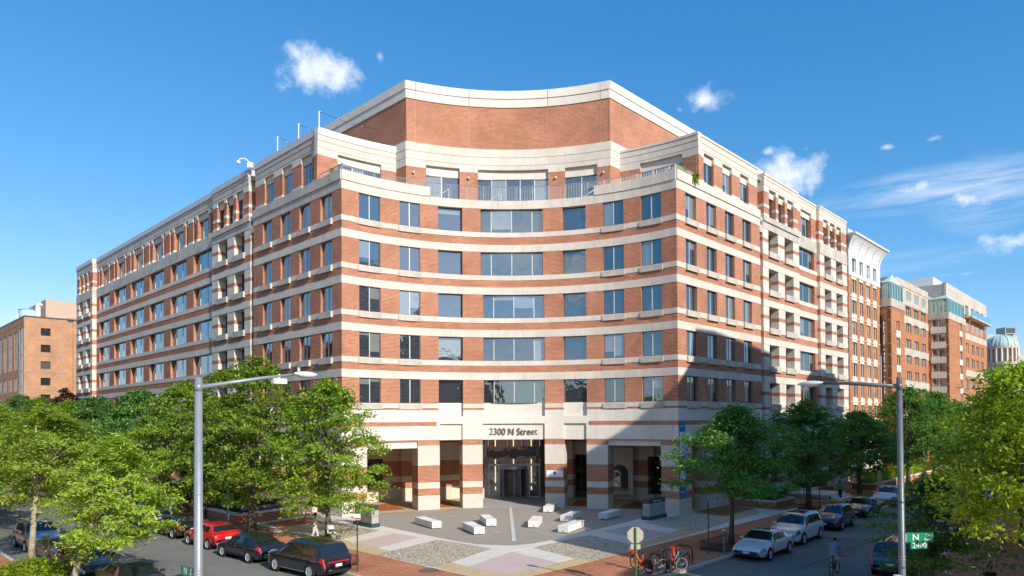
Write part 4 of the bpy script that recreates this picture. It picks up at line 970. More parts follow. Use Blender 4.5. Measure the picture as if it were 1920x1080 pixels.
# ---- orange brick building beyond the left wing
LL = (-93.4, 80.2, 0); t = thing('brick_office', LL, 'orange brick building with small square windows beyond the left wing', 'building')
F = Facade(WL, back=-.5); F.rect(113.4, 170, 0, 28.6, 0, M['brick_pale'], 'brick_wall'); F.rect(113.4, 170, 28.3, 28.6, .05, M['frame_dk'], 'roof_edge')
F.rect(113.4, 170, 27.0, 27.1, -.04, M['joint'], 'brick_groove')
for a, b in ((114.2,117.6),): F.hole(a, b, 2, 26.4, .3); window(WL, a, b, 2, 26.4, .15, [.5], parent=t, glass='glass', org=LL, frame='frame_dk', trans=(.13,.26,.39,.52,.65,.78,.9))
for k in range(9):
    a = 119.4+k*5.2
    for z0, z1 in ((18.3,26.0),(14.0,16.8),(9.2,12.2),(4.5,7.6)): F.hole(a, a+2.9, z0, z1, .3); window(WL, a, a+2.9, z0, z1, .15, [.5], parent=t, glass='glass', org=LL, frame='frame_dk', trans=(.33,.66) if z0 == 18.3 else (.5,))
F.mesh(t, LL)
BP = lambda s, o, z: Vector((-93.42+Q*s+Q*o, 80.19+Q*s-Q*o, z))
F = Facade(BP, back=-.5); F.rect(0, 7.3, 0, 28.6, 0, M['brick_pale'], 'brick_wall'); F.rect(7.3, 8.3, 0, 28.9, -.35, M['brick_pale'], 'brick_wall'); F.rect(8.3, 20, 0, 28.9, .0, M['brick_pale'], 'brick_wall')
F.rect(0, 20, 28.35, 28.62, .06, M['frame_dk'], 'roof_edge')
for k in range(8): F.rect(0, 7.3, 24.0-3.3*k+.0, 24.08-3.3*k, -.04, M['joint'], 'brick_groove')
for k in range(7): F.hole(2.75, 4.4, 24.9-3.28*k, 26.4-3.28*k, .45); window(BP, 2.75, 4.4, 24.9-3.28*k, 26.4-3.28*k, .3, [], parent=t, glass='glass_dk', org=LL, frame='frame_dk')
F.mesh(t, LL)
q = MB(); q.prism([tuple(BP(0,-.3,0))[:2], tuple(BP(20,-.3,0))[:2], tuple(WL(170,-30,0))[:2], tuple(WL(170,-.3,0))[:2]], 28, 28.4, M['roof']); q.build('roof', t, LL)
q = MB(); v = Vector((-96.5, 88, 0)); q.prism([(-95.4,89.5),(-86,98.9),(-98,110.9),(-107.4,101.5)], 28.4, 33.4, P('penthouse_render', (.50,.36,.27), .85)); q.build('plant_room', t, LL)
q = MB(); q.lathe([(1.5,28.5),(1.5,30.2),(1.65,30.3),(1.0,30.5),(.0,30.6)], P('cooling_tower_shell', (.42,.58,.64), .6), (-95.6, 84.4, 0), 16); q.tube([(-93.6,84.5,28.5),(-93.6,84.5,31.2),(-93.0,84.5,31.5)], .45, M['white'], 8); q.box(-97.5, -96.4, 84, 85, 28.5, 30, M['white']); q.build('cooling_tower', t, LL)
# ---- lightning masts on the parapet of the left wing, camera at the corner
ms = []
for s in (10.9, 7.1, 3.7):
    p = WL(s, -.2, 31.7); q = MB(); q.tube([p, p+Vector((0,0,1.55))], .05, M['white'], 6); q.tube([p+Vector((0,0,1.5)), p+Vector((.15,0,1.52))], .03, M['white'], 5)
    o = q.build('roof_mast', None, tuple(p)); o.location = p
    tag(o, {10.9: 'thin white mast farthest down the left wing parapet', 7.1: 'middle one of three thin white masts on the left parapet', 3.7: 'thin white mast nearest the upper left corner'}[s], 'mast', 'masts on the left parapet'); ms.append(p)
for i, (s, p) in enumerate(zip((10.9, 7.1, 3.7), ms)):
    q = MB(); a = p+Vector((0,0,1.5)); b = a+Vector((4.6, 2.4, -.5)) if i == 2 else a+Vector((2.6, 1.2, -.35))
    q.tube([a, a.lerp(b,.5)+Vector((0,0,-.2)), b], .018, M['frame_dk'], 4)
    for f in (.3, .5, .7): v = a.lerp(b, f)+Vector((0,0,-.16)); q.ball(v, .04, M['white'], 4)
    o = q.build('light_wire'); tag(o, 'string of lights hanging from the %s roof mast' % ('far', 'middle', 'near')[i], 'light string', 'light strings of the roof masts')
p = WL(15.9, .1, 31.75); t = thing('security_camera', tuple(p), 'white dome security camera on a bracket at the roof edge', 'camera')
q = MB(); q.tube([p, p+Vector((0,0,.45)), p+Vector((-.35,-.1,.75)), p+Vector((-.8,-.2,.7)), p+Vector((-.95,-.2,.5))], .06, M['white'], 6); q.box(p.x-.15, p.x+.35, p.y-.15, p.y+.15, p.z-.1, p.z+.4, M['white']); q.build('bracket', t)
q = MB(); q.ball(p+Vector((-.95,-.2,.35)), .19, M['white'], 8); q.build('camera_dome', t)
# ---------------------------------------------------------------- trees
GR = lambda r, g_, b: (r, g_, b)
LF = {
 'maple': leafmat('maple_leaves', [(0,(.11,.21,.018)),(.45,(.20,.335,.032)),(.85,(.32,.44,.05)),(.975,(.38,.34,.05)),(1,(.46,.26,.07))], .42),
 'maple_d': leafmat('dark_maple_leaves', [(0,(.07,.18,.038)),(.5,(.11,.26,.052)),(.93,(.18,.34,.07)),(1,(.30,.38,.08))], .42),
 'lime': leafmat('lime_green_leaves', [(0,(.20,.31,.025)),(.5,(.34,.48,.055)),(.95,(.50,.60,.12)),(1,(.50,.38,.12))], .45),
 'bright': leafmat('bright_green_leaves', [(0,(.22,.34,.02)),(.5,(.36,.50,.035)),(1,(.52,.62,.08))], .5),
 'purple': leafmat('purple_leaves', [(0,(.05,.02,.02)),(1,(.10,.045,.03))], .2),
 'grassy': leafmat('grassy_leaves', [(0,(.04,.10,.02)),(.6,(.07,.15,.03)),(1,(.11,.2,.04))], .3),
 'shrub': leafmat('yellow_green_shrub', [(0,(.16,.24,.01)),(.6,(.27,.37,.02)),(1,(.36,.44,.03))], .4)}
def crown_mesh(name, seed, Rr, H, ncl, nlf, ls, asp, mat, rc=.62, flat=.28, lob=.2, shell=.42, low=.35, droop=.25, tilt=.75):
    g_ = np.random.default_rng(seed); n = ncl
    t_ = g_.random(n)**.85; th = g_.random(n)*2*PI
    prof = np.where(t_ < low, .62+.38*np.sin(t_/low*PI/2), np.cos((t_-low)/(1-low)*PI/2)**.62)
    kk = [g_.integers(3, 8) for _ in range(3)]; ph = g_.random(3)*6.3
    rm = Rr*prof*(1+lob*(np.sin(kk[0]*th+ph[0]+3*t_)*.6+np.sin(kk[1]*th+ph[1]-4*t_)*.4+np.sin(9*t_+2*th)*.35))
    rr = rm*g_.random(n)**shell
    # clumps gather in tiers so that light and dark shelves show
    z = (t_-.5)*H; z = z+.10*H*np.sin(z/H*2*PI*3.2+th*1.7+ph[2])*.35
    cx = np.stack([rr*np.cos(th), rr*np.sin(th), z], 1); cs = rc*(.6+.8*g_.random(n))
    N_ = ncl*nlf; ci = np.repeat(np.arange(n), nlf)
    d = g_.normal(size=(N_, 3)); s = cs[ci][:, None]
    off = d*s*np.array([.52, .52, flat*.62]); off[:, 2] -= droop*(off[:, 0]**2+off[:, 1]**2)/s[:, 0]
    c = cx[ci]+off
    out = cx[ci]/np.maximum(.3, np.linalg.norm(cx[ci], axis=1))[:, None]
    nm = np.array([0, 0, 1.])+g_.normal(size=(N_, 3))*tilt+out*.45; nm /= np.linalg.norm(nm, axis=1)[:, None]
    u = np.cross(nm, g_.normal(size=(N_, 3))); u /= np.linalg.norm(u, axis=1)[:, None]; v = np.cross(nm, u)
    l = (ls*(.65+.7*g_.random(N_)))[:, None]
    pts = np.stack([c-u*l*.5, c+v*l*asp*.5-u*l*.05, c+u*l*.5-nm*l*.12, c-v*l*asp*.5-u*l*.05], 1).reshape(-1, 3)
    me = bpy.data.meshes.new(name); me.vertices.add(N_*4); me.vertices.foreach_set('co', pts.ravel())
    me.loops.add(N_*4); me.loops.foreach_set('vertex_index', np.arange(N_*4)); me.polygons.add(N_)
    me.polygons.foreach_set('loop_start', np.arange(0, N_*4, 4)); me.polygons.foreach_set('loop_total', np.full(N_, 4))
    me.materials.append(mat); me.update(); me.validate(); return me, cx
CROWNS = {}
def tree(kind, x, y, Rr, z0, z1, label, group=None, bark='bark', seed=0, lean=(0,0), n=(330, 60), ls=.2, asp=.62, tr=.17, cat='tree', **kw):
    H = z1-z0; key = (kind, seed)
    if key not in CROWNS: CROWNS[key] = (crown_mesh('crown', seed*7+hash(kind) % 1 + len(kind), Rr, H, n[0], n[1], ls, asp, LF[kind], **kw), Rr, H)
    (me, cx), R0, H0 = CROWNS[key]
    t = thing('tree', (x, y, 0), label, cat, group); r_ = random.Random(int(abs(x*10)+abs(y*7)))
    zc = (z0+z1)/2; c = link('crown', me, t, (lean[0], lean[1], zc), r_.random()*6.28); c.scale = (Rr/R0, Rr/R0, H/H0)
    b = MB(); m = M[bark]; fz = z0+H*.22
    b.tube([(0,0,-.02),(lean[0]*.1+.03,lean[1]*.1,fz*.35),(lean[0]*.3-.04,lean[1]*.3+.03,fz*.7),(lean[0]*.5,lean[1]*.5,fz)], [tr*1.35,tr*1.05,tr*.95,tr*.85], m, 10)
    o = b.build('trunk', t, (0,0,0), smooth=True)
    l = MB(); nb = 9
    for k in range(nb):
        a = k*2.4+r_.random(); tt = .35+.6*k/nb; ex = (lean[0]+math.cos(a)*Rr*.62*(1.05-tt*.6), lean[1]+math.sin(a)*Rr*.62*(1.05-tt*.6), z0+H*tt)
        f0 = Vector((lean[0]*.5, lean[1]*.5, fz*(.86+.14*r_.random()))); mid = f0.lerp(Vector(ex), .5)+Vector((0,0,.35))
        l.tube([f0, mid, ex], [tr*.5, tr*.3, .03], m, 6)
        for q_ in range(3):
            a2 = a+r_.uniform(-1, 1); e2 = (mid.x+math.cos(a2)*Rr*.35, mid.y+math.sin(a2)*Rr*.35, mid.z+r_.uniform(.2, H*.22)); l.tube([mid, e2], [tr*.22, .015], m, 5)
    l.build('limbs', t, (0,0,0), smooth=True)
    return t
tg = 'trees along the left street'
tree('maple', -11.9, -9.7, 3.75, 1.9, 9.9, 'round green tree in front of the left corner portico behind the dark parked suv', tg, seed=1, n=(330,66), ls=.2, tr=.16)
tree('maple', -17.6, -7.3, 4.6, 2.3, 11.6, 'tallest tree of the left row behind the dark blue sedan', tg, seed=2, n=(380,66), ls=.21, tr=.26)
tree('maple', -26.6, 2.3, 4.7, 2.0, 10.5, 'broad green tree left of the tall one in the left row', tg, seed=3, n=(460,60), ls=.21, tr=.24)
tree('maple', -22.6, 1.6, 3.6, 2.6, 9.6, 'tree behind the flower planter close to the left wing', tg, seed=4, n=(300,60), ls=.2, tr=.16)
tree('maple_d', -34.8, 11.2, 4.7, 1.8, 10.4, 'darker tree fourth along the left row', tg, seed=5, n=(420,56), ls=.23, tr=.24)
tree('maple_d', -44.6, 21.2, 5.0, 2.0, 10.2, 'dark green tree before the far end of the left wing', tg, seed=5, tr=.24)
tree('maple', -54, 31, 5.2, 2.0, 10.0, 'green tree at the far end of the left wing', tg, seed=3, tr=.24)
tree('purple', -63, 45, 3.6, 3.0, 12.2, 'small purple leaved tree beyond the left wing', None, seed=6, n=(200,40), ls=.3)
tree('maple', -67, 46, 5.6, 2.0, 11.0, 'green tree below the orange brick building', tg, seed=3, tr=.24)
tree('maple_d', -80, 60, 6, 2.0, 12.0, 'dark tree at the foot of the orange brick building', tg, seed=5, tr=.24)
ng = 'trees on the near left pavement'
tree('lime', -25.4, -17.5, 3.0, 3.3, 8.3, 'pale lime tree with light bark at the lower left kerb', ng, bark='bark_p', seed=7, n=(230,74), ls=.22, asp=.36, tr=.14, lean=(.5,.4), flat=.2, droop=.4, tilt=.5)
tree('lime', -19.4, -23.8, 2.35, 2.0, 6.8, 'feathery yellow green tree in the lower left foreground', ng, bark='bark_p', seed=8, n=(220,80), ls=.21, asp=.34, tr=.12, lean=(1.5,.7), flat=.2, droop=.4, tilt=.5, rc=.55)
tree('maple', -36.6, -6.8, 3.9, 2.6, 9.4, 'green tree at the left edge behind the silver suv', ng, seed=1, tr=.2)
tree('maple_d', -44, 1.2, 4.8, 1.8, 10.8, 'dark tree on the near left pavement farther up', ng, seed=5, tr=.2)
tree('maple', -54, 11.2, 5.0, 1.8, 10.2, 'rounded tree on the near left pavement farthest up', ng, seed=3, tr=.2)
rg = 'trees along the right wing'
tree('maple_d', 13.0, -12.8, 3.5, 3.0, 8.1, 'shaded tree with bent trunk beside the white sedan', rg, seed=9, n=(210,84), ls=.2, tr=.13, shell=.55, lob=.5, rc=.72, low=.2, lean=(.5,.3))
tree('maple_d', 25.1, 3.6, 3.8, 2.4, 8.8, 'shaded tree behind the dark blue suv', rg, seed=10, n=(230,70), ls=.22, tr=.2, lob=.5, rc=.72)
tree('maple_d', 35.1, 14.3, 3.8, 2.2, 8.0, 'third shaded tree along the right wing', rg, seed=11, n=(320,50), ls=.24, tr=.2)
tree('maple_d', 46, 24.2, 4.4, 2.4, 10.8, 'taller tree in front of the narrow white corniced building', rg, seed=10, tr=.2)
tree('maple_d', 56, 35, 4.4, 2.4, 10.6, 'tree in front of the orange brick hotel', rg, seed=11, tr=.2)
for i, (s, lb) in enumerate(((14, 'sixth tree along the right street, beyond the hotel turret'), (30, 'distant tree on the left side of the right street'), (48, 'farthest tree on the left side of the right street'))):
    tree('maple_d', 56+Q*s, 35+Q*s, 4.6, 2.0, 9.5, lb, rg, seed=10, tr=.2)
fg = 'trees on the far right pavement'
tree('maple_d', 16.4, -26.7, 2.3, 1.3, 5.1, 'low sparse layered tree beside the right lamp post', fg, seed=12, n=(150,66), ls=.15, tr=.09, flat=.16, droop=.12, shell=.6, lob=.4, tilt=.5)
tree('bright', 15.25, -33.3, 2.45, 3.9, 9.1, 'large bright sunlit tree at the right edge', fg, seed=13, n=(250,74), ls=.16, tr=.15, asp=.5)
tree('maple', 30.5, -13.2, 4.3, 1.8, 8.6, 'shaded tree behind the bright one at the right edge', fg, seed=3, tr=.2)
for i, (s, lb) in enumerate(((12, 'shaded tree on the far pavement beyond the bright ones'), (26, 'distant tree on the right side of the right street'), (42, 'farthest tree on the right side of the right street'), (60, 'last tree closing the right street'))):
    tree('maple', 41+s*.75, -2.5+s*.9, 4.2, 1.8, 8.2, lb, fg, seed=3, tr=.2)
tree('bright', 118, 92, 7, 1.5, 13, 'far sunlit tree at the end of the right street', None, seed=13)
tree('maple', 108, 108, 7, 1.5, 12, 'far green tree before the rotunda building', None, seed=3)
def bush(name, x, y, rx, ry, h, mat, label, n, ls, seed, z=0, rz=0, group=None, cat='shrub', asp=.5, box=True):
    g_ = np.random.default_rng(seed)
    c = np.stack([g_.uniform(-rx, rx, n), g_.uniform(-ry, ry, n), g_.random(n)**.6*h], 1)
    if not box: k = np.sqrt((c[:,0]/rx)**2+(c[:,1]/ry)**2); c = c[k < 1]; c[:,2] *= np.sqrt(np.maximum(.05, 1-k[k<1]**2))
    N_ = len(c); nm = np.array([0,0,.6])+g_.normal(size=(N_,3)); nm /= np.linalg.norm(nm, axis=1)[:,None]; u = np.cross(nm, g_.normal(size=(N_,3))); u /= np.linalg.norm(u, axis=1)[:,None]; v = np.cross(nm, u); l = (ls*(.6+.8*g_.random(N_)))[:,None]
    pts = np.stack([c-u*l*.5, c+v*l*asp*.5, c+u*l*.5, c-v*l*asp*.5], 1).reshape(-1,3); me = bpy.data.meshes.new(name)
    me.from_pydata(pts.tolist(), [], np.arange(N_*4).reshape(-1,4).tolist()); me.materials.append(mat)
    o = link(name, me, None, (x, y, z), rz); tag(o, label, cat, group); return o
bush('shrub', -23.4, -20.2, 1.9, 1.1, 1.0, LF['shrub'], 'yellow green shrub at the lower left corner of the picture', 5200, .13, 1, box=False)
bush('shrub', -20.6, -22.6, 1.1, .8, .6, LF['lime'], 'low green shrub beside the foot of the foreground tree', 1800, .14, 2, box=False)
# ---------------------------------------------------------------- vehicles
def paint(name, col, rough=.28, metal=.0, coat=1.0):
    return P(name, col, rough, .5, metal, var=.02, coat=coat)
PT = {'white': paint('pearl_white_paint', (.70,.71,.72)), 'navy': paint('dark_blue_paint', (.012,.018,.035), metal=.3), 'red': paint('bright_red_paint', (.60,.008,.012)),
 'black': paint('black_car_paint', (.010,.010,.012)), 'char': paint('charcoal_paint', (.022,.024,.032), metal=.3), 'blue': paint('slate_blue_paint', (.045,.065,.09), metal=.4),
 'silver': paint('silver_paint', (.36,.39,.42), metal=.55), 'bronze': paint('bronze_brown_paint', (.10,.075,.055), metal=.45), 'grey': paint('grey_metallic_paint', (.055,.07,.08), metal=.45)}
M['cglass'] = P('car_glass', (.012,.016,.018), .04, .7, 0, var=.02, coat=.6)
M['tyre'] = P('tyre_rubber', (.018,.018,.018), .85, var=.1); M['rim'] = P('alloy_rim', (.60,.61,.62), .3, .5, .3, var=.03)
M['plastic'] = P('black_trim', (.015,.015,.016), .5, .4); M['chrome'] = P('chrome', (.6,.6,.6), .15, .5, 1., var=.02)
M['head'] = P('headlight_lens', (.26,.29,.31), .08, .8, .5, coat=1.); M['tail'] = P('tail_light_lens', (.50,.008,.012), .2, .6, coat=1.); M['plate'] = P('licence_plate', (.72,.73,.74), .5)
M['amber'] = P('amber_lens', (.6,.2,.02), .2)
_wm = {}
def wheel_mesh(r, w, style):
    k = (r, w, style)
    if k in _wm: return _wm[k]
    t = MB(); t.lathe([(r*.66,-w*.42),(r*.9,-w*.5),(r*.98,-w*.38),(r,-w*.2),(r,w*.2),(r*.98,w*.38),(r*.9,w*.5),(r*.66,w*.42)], M['tyre'], n=22, axis='y')
    q = MB(); q.lathe([(r*.68,w*.40),(r*.64,w*.44),(r*.62,w*.30)], M['rim'], n=22, axis='y'); q.lathe([(r*.64,w*.12),(0,w*.12)], M['plastic'], n=18, axis='y')
    for i in range(style):
        a = 2*PI*i/style; c, s = math.cos(a), math.sin(a)
        T = lambda x, y, z: (x*c-z*s, y, x*s+z*c)
        q.box(r*.08, r*.66, w*.26, w*.40, -r*.065, r*.065, M['rim'], T)
    q.lathe([(r*.15,w*.42),(0,w*.43)], M['rim'], n=12, axis='y')
    _wm[k] = (t.mesh('tyre', smooth=True), q.mesh('rim')); return _wm[k]
KIND = {  # length, width, height, belt, wheel radius, front/rear axle (m from centre), top profile (fraction from the nose, height)
 'sedan': (4.85,1.84,1.45,.93,.335,(1.42,-1.38),[(0,.50),(.012,.62),(.04,.71),(.16,.86),(.275,.95),(.30,.985),(.40,1.33),(.46,1.42),(.56,1.45),(.66,1.40),(.72,1.33),(.855,1.05),(.90,1.03),(.965,1.00),(.985,.93),(1,.66)]),
 'suv': (4.95,1.94,1.76,1.08,.375,(1.48,-1.47),[(0,.60),(.012,.82),(.035,.93),(.13,1.04),(.23,1.11),(.26,1.15),(.37,1.62),(.43,1.73),(.56,1.76),(.78,1.73),(.88,1.70),(.91,1.62),(.965,1.14),(.985,1.08),(1,.62)]),
 'crossover': (4.55,1.85,1.66,1.04,.35,(1.33,-1.30),[(0,.58),(.012,.78),(.04,.88),(.14,1.0),(.235,1.07),(.26,1.11),(.38,1.53),(.45,1.64),(.56,1.66),(.76,1.62),(.86,1.55),(.90,1.45),(.96,1.12),(.985,1.04),(1,.62)]),
 'hatch': (4.25,1.79,1.48,.98,.325,(1.28,-1.32),[(0,.52),(.012,.68),(.04,.78),(.17,.93),(.27,1.0),(.29,1.03),(.41,1.36),(.48,1.46),(.58,1.48),(.78,1.44),(.87,1.38),(.95,1.03),(.975,.98),(.99,.9),(1,.6)]),
 'pickup': (5.6,1.95,1.80,1.12,.39,(1.85,-1.70),[(0,.66),(.012,.9),(.035,1.0),(.12,1.08),(.22,1.13),(.25,1.17),(.33,1.65),(.38,1.77),(.5,1.80),(.58,1.76),(.62,1.70),(.66,1.16),(.7,1.12),(.97,1.12),(.99,1.1),(1,.66)])}
def car(kind, pc, x, y, deg, label, group=None, cat='car', name='parked_car', rails=False, rear='', z=-.128, mouth='wide', roofc=None, style=10, z_off=0):
    Ln, Wd, Ht, belt, wr, ax, prof = KIND[kind]
    t = thing(name, (x, y, z+z_off), label, cat, group, rz=math.radians(deg))
    fs = np.array([p[0] for p in prof]); hs = np.array([p[1] for p in prof]); body = PT[pc]
    top = lambda f: float(np.interp(f, fs, hs))
    def half(f): return Wd/2*float(np.interp(f, [0,.012,.04,.1,.2,.8,.92,.965,.99,1], [.74,.84,.92,.975,1,1,.97,.93,.88,.80]))
    cab0, cab1 = [(.275,.80),(.235,.955),(.24,.945),(.275,.94),(.23,.655)][['sedan','suv','crossover','hatch','pickup'].index(kind)]
    def ring(f):
        w = half(f); tp = top(f); bl = min(belt, tp-.035); zb = float(np.interp(f, [0,.03,.1,.9,.97,1], [.30,.20,.19,.21,.26,.36]))
        c = max(0., min(1., (tp-bl-.04)/(Ht-belt-.04))); wb = w*.885+(Wd/2*.70-w*.885)*c
        return [(0,zb),(w*.82,zb),(w*.955,zb+.08),(w,zb+.26),(w*1.0,(zb+bl)/2+.08),(w*.985,bl-.10),(w*.93,bl-.005),(wb,tp-.03-.05*c),(wb*.86,tp-.008),(wb*.45,tp+.012*c),(0,tp+.02*c)]
    FS = sorted(set(list(np.linspace(0, 1, 41))+[p[0] for p in prof]+[.006,.02,.99]))
    b = MB(); rings = []
    for f in FS:
        h = ring(f); X = Ln/2-f*Ln; full = [(X, yy, zz) for yy, zz in h]+[(X, -yy, zz) for yy, zz in h[-2:0:-1]]
        rings.append(full)
    n = len(rings[0]); sl = b.slot(body); b.slot(M['plastic'])
    for R_ in rings: b.v += R_
    for i in range(len(rings)-1):
        for k in range(n):
            k2 = (k+1) % n; b.f.append((i*n+k, i*n+k2, (i+1)*n+k2, (i+1)*n+k)); b.m.append(1 if k in (0, n-1, 1, n-2) else 0); b.uv += [(0,0)]*4
    b.f.append(tuple(range(n))); b.m.append(0); b.uv += [(0,0)]*n; o_ = (len(rings)-1)*n
    b.f.append(tuple(o_+k for k in range(n))[::-1]); b.m.append(0); b.uv += [(0,0)]*n
    bo = b.build('body', t, (0,0,0), smooth=True)
    def S(f, k, sd, off=.0):
        h = ring(f); i = min(int(k), len(h)-2); u = k-i; yy = h[i][0]+(h[i+1][0]-h[i][0])*u; zz = h[i][1]+(h[i+1][1]-h[i][1])*u
        v = Vector((Ln/2-f*Ln, sd*yy, zz)); c = Vector((Ln/2-f*Ln*.98-.02, 0, .55)); 
        return v
    def patch(name, f0, f1, k0, k1, sides, mat, off=.012, nf=5, nk=4, skew=0., par=t):
        for sd in sides:
            q = MB(); P_ = []
            for i in range(nf+1):
                row = []
                for j in range(nk+1):
                    kk = k0+(k1-k0)*j/nk; ff = f0+(f1-f0)*i/nf+skew*(j/nk)*(1-i/nf)
                    row.append((ff, kk))
                P_.append(row)
            V = [[S(f, k, sd) for f, k in row] for row in P_]
            e = .004
            N_ = [[None]*(nk+1) for _ in range(nf+1)]
            for i in range(nf+1):
                for j in range(nk+1):
                    f, k = P_[i][j]; du = S(min(1, f+e), k, sd)-S(max(0, f-e), k, sd); dv = S(f, min(9.99, k+.05), sd)-S(f, max(0, k-.05), sd)
                    nn = du.cross(dv); nn = nn.normalized() if nn.length > 1e-9 else Vector((0,0,1))
                    ref = Vector((V[i][j].x*.15, V[i][j].y, V[i][j].z-.5)) if f1 < .9 and f0 > .1 else V[i][j]-Vector((0,0,.6))
                    if nn.dot(ref) < 0: nn = -nn
                    N_[i][j] = nn
            for i in range(nf):
                for j in range(nk):
                    q.face([V[a][c]+N_[a][c]*off for a, c in ((i,j),(i+1,j),(i+1,j+1),(i,j+1))], mat)
            q.build(name, par, (0,0,0), smooth=True)
    def across(name, f0, f1, mat, k0=7.15, off=.012, skewf=0.):
        q = MB(); ks_ = list(np.linspace(k0, 10, 7)); us = [(k, 1) for k in ks_]+[(k, -1) for k in ks_[-2::-1]]; nf = 6; V = []
        for i in range(nf+1):
            f = f0+(f1-f0)*i/nf; V.append([S(f, min(k, 9.999), sd) for k, sd in us])
        for i in range(nf):
            for j in range(len(us)-1):
                a, b_, c, d = V[i][j], V[i+1][j], V[i+1][j+1], V[i][j+1]; nn = (b_-a).cross(d-a)
                if nn.length < 1e-9: nn = (c-b_).cross(d-c)
                nn.normalize(); nn = nn if nn.z > 0 else -nn
                q.face([v+nn*off for v in (a, b_, c, d)], mat)
        return q.build(name, t, (0,0,0), smooth=True)
    tops = {'sedan': (.30,.435,.70,.85), 'suv': (.265,.41,.905,.96), 'crossover': (.265,.43,.885,.952), 'hatch': (.295,.46,.865,.945), 'pickup': (.255,.365,.60,.655)}[kind]
    across('windshield', tops[0]+.004, tops[1]-.01, M['cglass'], 7.05); across('rear_window', tops[2]+.004, tops[3]-.006, M['cglass'], 7.1)
    if roofc or kind in ('suv',) and rails: across('sunroof', tops[1]+.03, tops[1]+.24, M['cglass'], 8.3, .008)
    cuts = {'sedan': [(.345,.475),(.49,.625),(.638,.70)], 'suv': [(.31,.46),(.475,.63),(.645,.86)], 'crossover': [(.315,.47),(.485,.64),(.655,.83)], 'hatch': [(.345,.50),(.515,.67),(.685,.80)], 'pickup': [(.29,.43),(.445,.585)]}[kind]
    for i, (a, c) in enumerate(cuts): patch('side_window', a, c, 6.12, 6.90, (1, -1), M['cglass'], .014, 5, 3, skew=.045 if i == 0 else 0)
    fl = t
    patch('headlight', .006, .095, 4.35, 6.1, (1, -1), M['head'], .014, 5, 4)
    if rear == 'bar':
        patch('tail_light', .94, .998, 4.5, 5.95, (1, -1), M['tail'], .016, 4, 3)
        q = MB(); q.box(-Ln/2-.012, -Ln/2+.1, -.62, .62, belt-.26, belt-.20, M['tail']); q.build('light_bar', t, (0,0,0))
    else: patch('tail_light', .93 if kind in ('sedan','hatch') else .95, .998, 4.4, 6.1, (1, -1), M['tail'], .016, 4, 4)
    w0 = half(0); gz = top(0)
    q = MB(); q.box(Ln/2-.02, Ln/2+.018, -w0*.62, w0*.62, gz-.10, gz+.03, M['plastic']); q.box(Ln/2-.02, Ln/2+.024, -w0*.64, w0*.64, gz+.03, gz+.05, M['chrome'])
    for k in range(3): q.box(Ln/2, Ln/2+.024, -w0*.6, w0*.6, gz-.09+k*.04, gz-.08+k*.04, M['chrome'])
    q.build('grille', t, (0,0,0))
    q = MB(); q.box(Ln/2-.02, Ln/2+.02, -w0*.8, w0*.8, .31, .40, M['plastic']); q.build('lower_grille', t, (0,0,0))
    q = MB(); q.box(Ln/2, Ln/2+.03, -.18, .18, .42, .53, M['plate']); q.build('license_plate', t, (0,0,0)); q = MB(); q.box(-Ln/2-.03, -Ln/2, -.18, .18, .62 if kind != 'sedan' else .60, .75 if kind != 'sedan' else .72, M['plate']); q.build('license_plate', t, (0,0,0))
    q = MB(); q.box(-Ln/2-.015, -Ln/2+.04, -w0*.85, w0*.85, .34, .46, M['plastic']); q.build('rear_bumper', t, (0,0,0))
    for sd in (1, -1):
        q = MB(); X = Ln/2-(cuts[0][0]+.02)*Ln; q.ball((X, sd*(Wd/2+.09), belt+.05), .11, body if pc != 'black' else M['plastic'], 6, (.7,1.0,.62)); q.tube([(X, sd*Wd*.46, belt), (X, sd*(Wd/2+.06), belt+.03)], .03, M['plastic'], 5); q.build('mirror', t, (0,0,0), smooth=True)
        q = MB(); q.box(-1.9, 1.5, sd*(Wd/2+.0)-.008, sd*(Wd/2+.0)+.008, .30, .35, M['chrome' if kind == 'suv' else 'plastic']); q.build('side_trim', t, (0,0,0))
        q = MB()
        for fx in (.0, -1.05): q.box(fx-.09, fx+.09, sd*(Wd/2*.985)-.02, sd*(Wd/2*.985)+.02, belt-.17, belt-.135, M['chrome'])
        q.build('door_handle', t, (0,0,0))
        if rails:
            q = MB(); q.tube([(Ln/2-f*Ln, sd*Wd/2*.66, top(f)+.035) for f in np.linspace(tops[1]+.02, tops[2]-.03, 6)], .022, M['chrome'], 6); q.build('roof_rail', t, (0,0,0))
        for axx in ax:
            tm, rm = wheel_mesh(wr, .23, style)
            q = MB(); q.lathe([(wr+.055,-sd*.02),(wr+.055,sd*.010),(wr*.9,sd*.010),(wr*.9,-sd*.02)], M['plastic'], (axx, sd*(Wd/2-.004), wr), 24, 'y')
            q.build('wheel_arch', t, (0,0,0))
            wl = link('wheel', None, t, (axx, sd*(Wd/2-.075), wr)); 
            if sd < 0: wl.rotation_euler = (0, 0, PI)
            link('tyre', tm, wl); link('rim', rm, wl)
    return t
R_ = 'cars parked along the right wing'
car('sedan', 'white', 13.95, -15.5, 227, 'white sedan with black roof glass at the front of the right hand row', R_, roofc='black')
car('suv', 'white', 17.75, -11.0, 227, 'white suv with silver roof rails behind the white sedan', R_, rails=True)
car('crossover', 'blue', 22.6, -5.9, 228, 'dark slate blue suv behind the white suv', R_)
car('sedan', 'black', 27.9, .1, 228, 'black sedan reflecting the facade in its windshield', R_)
car('crossover', 'white', 33.6, 6.5, 228, 'white crossover behind the black sedan, partly hidden by the lamp post', R_)
car('suv', 'black', 43.2, 15.9, 228, 'black suv standing out in the lane up the right street', R_, name='car')
car('suv', 'silver', 63.6, 44.6, 228, 'silver pickup like suv far up the right street', R_)
F_ = 'cars parked on the far side of the right street'
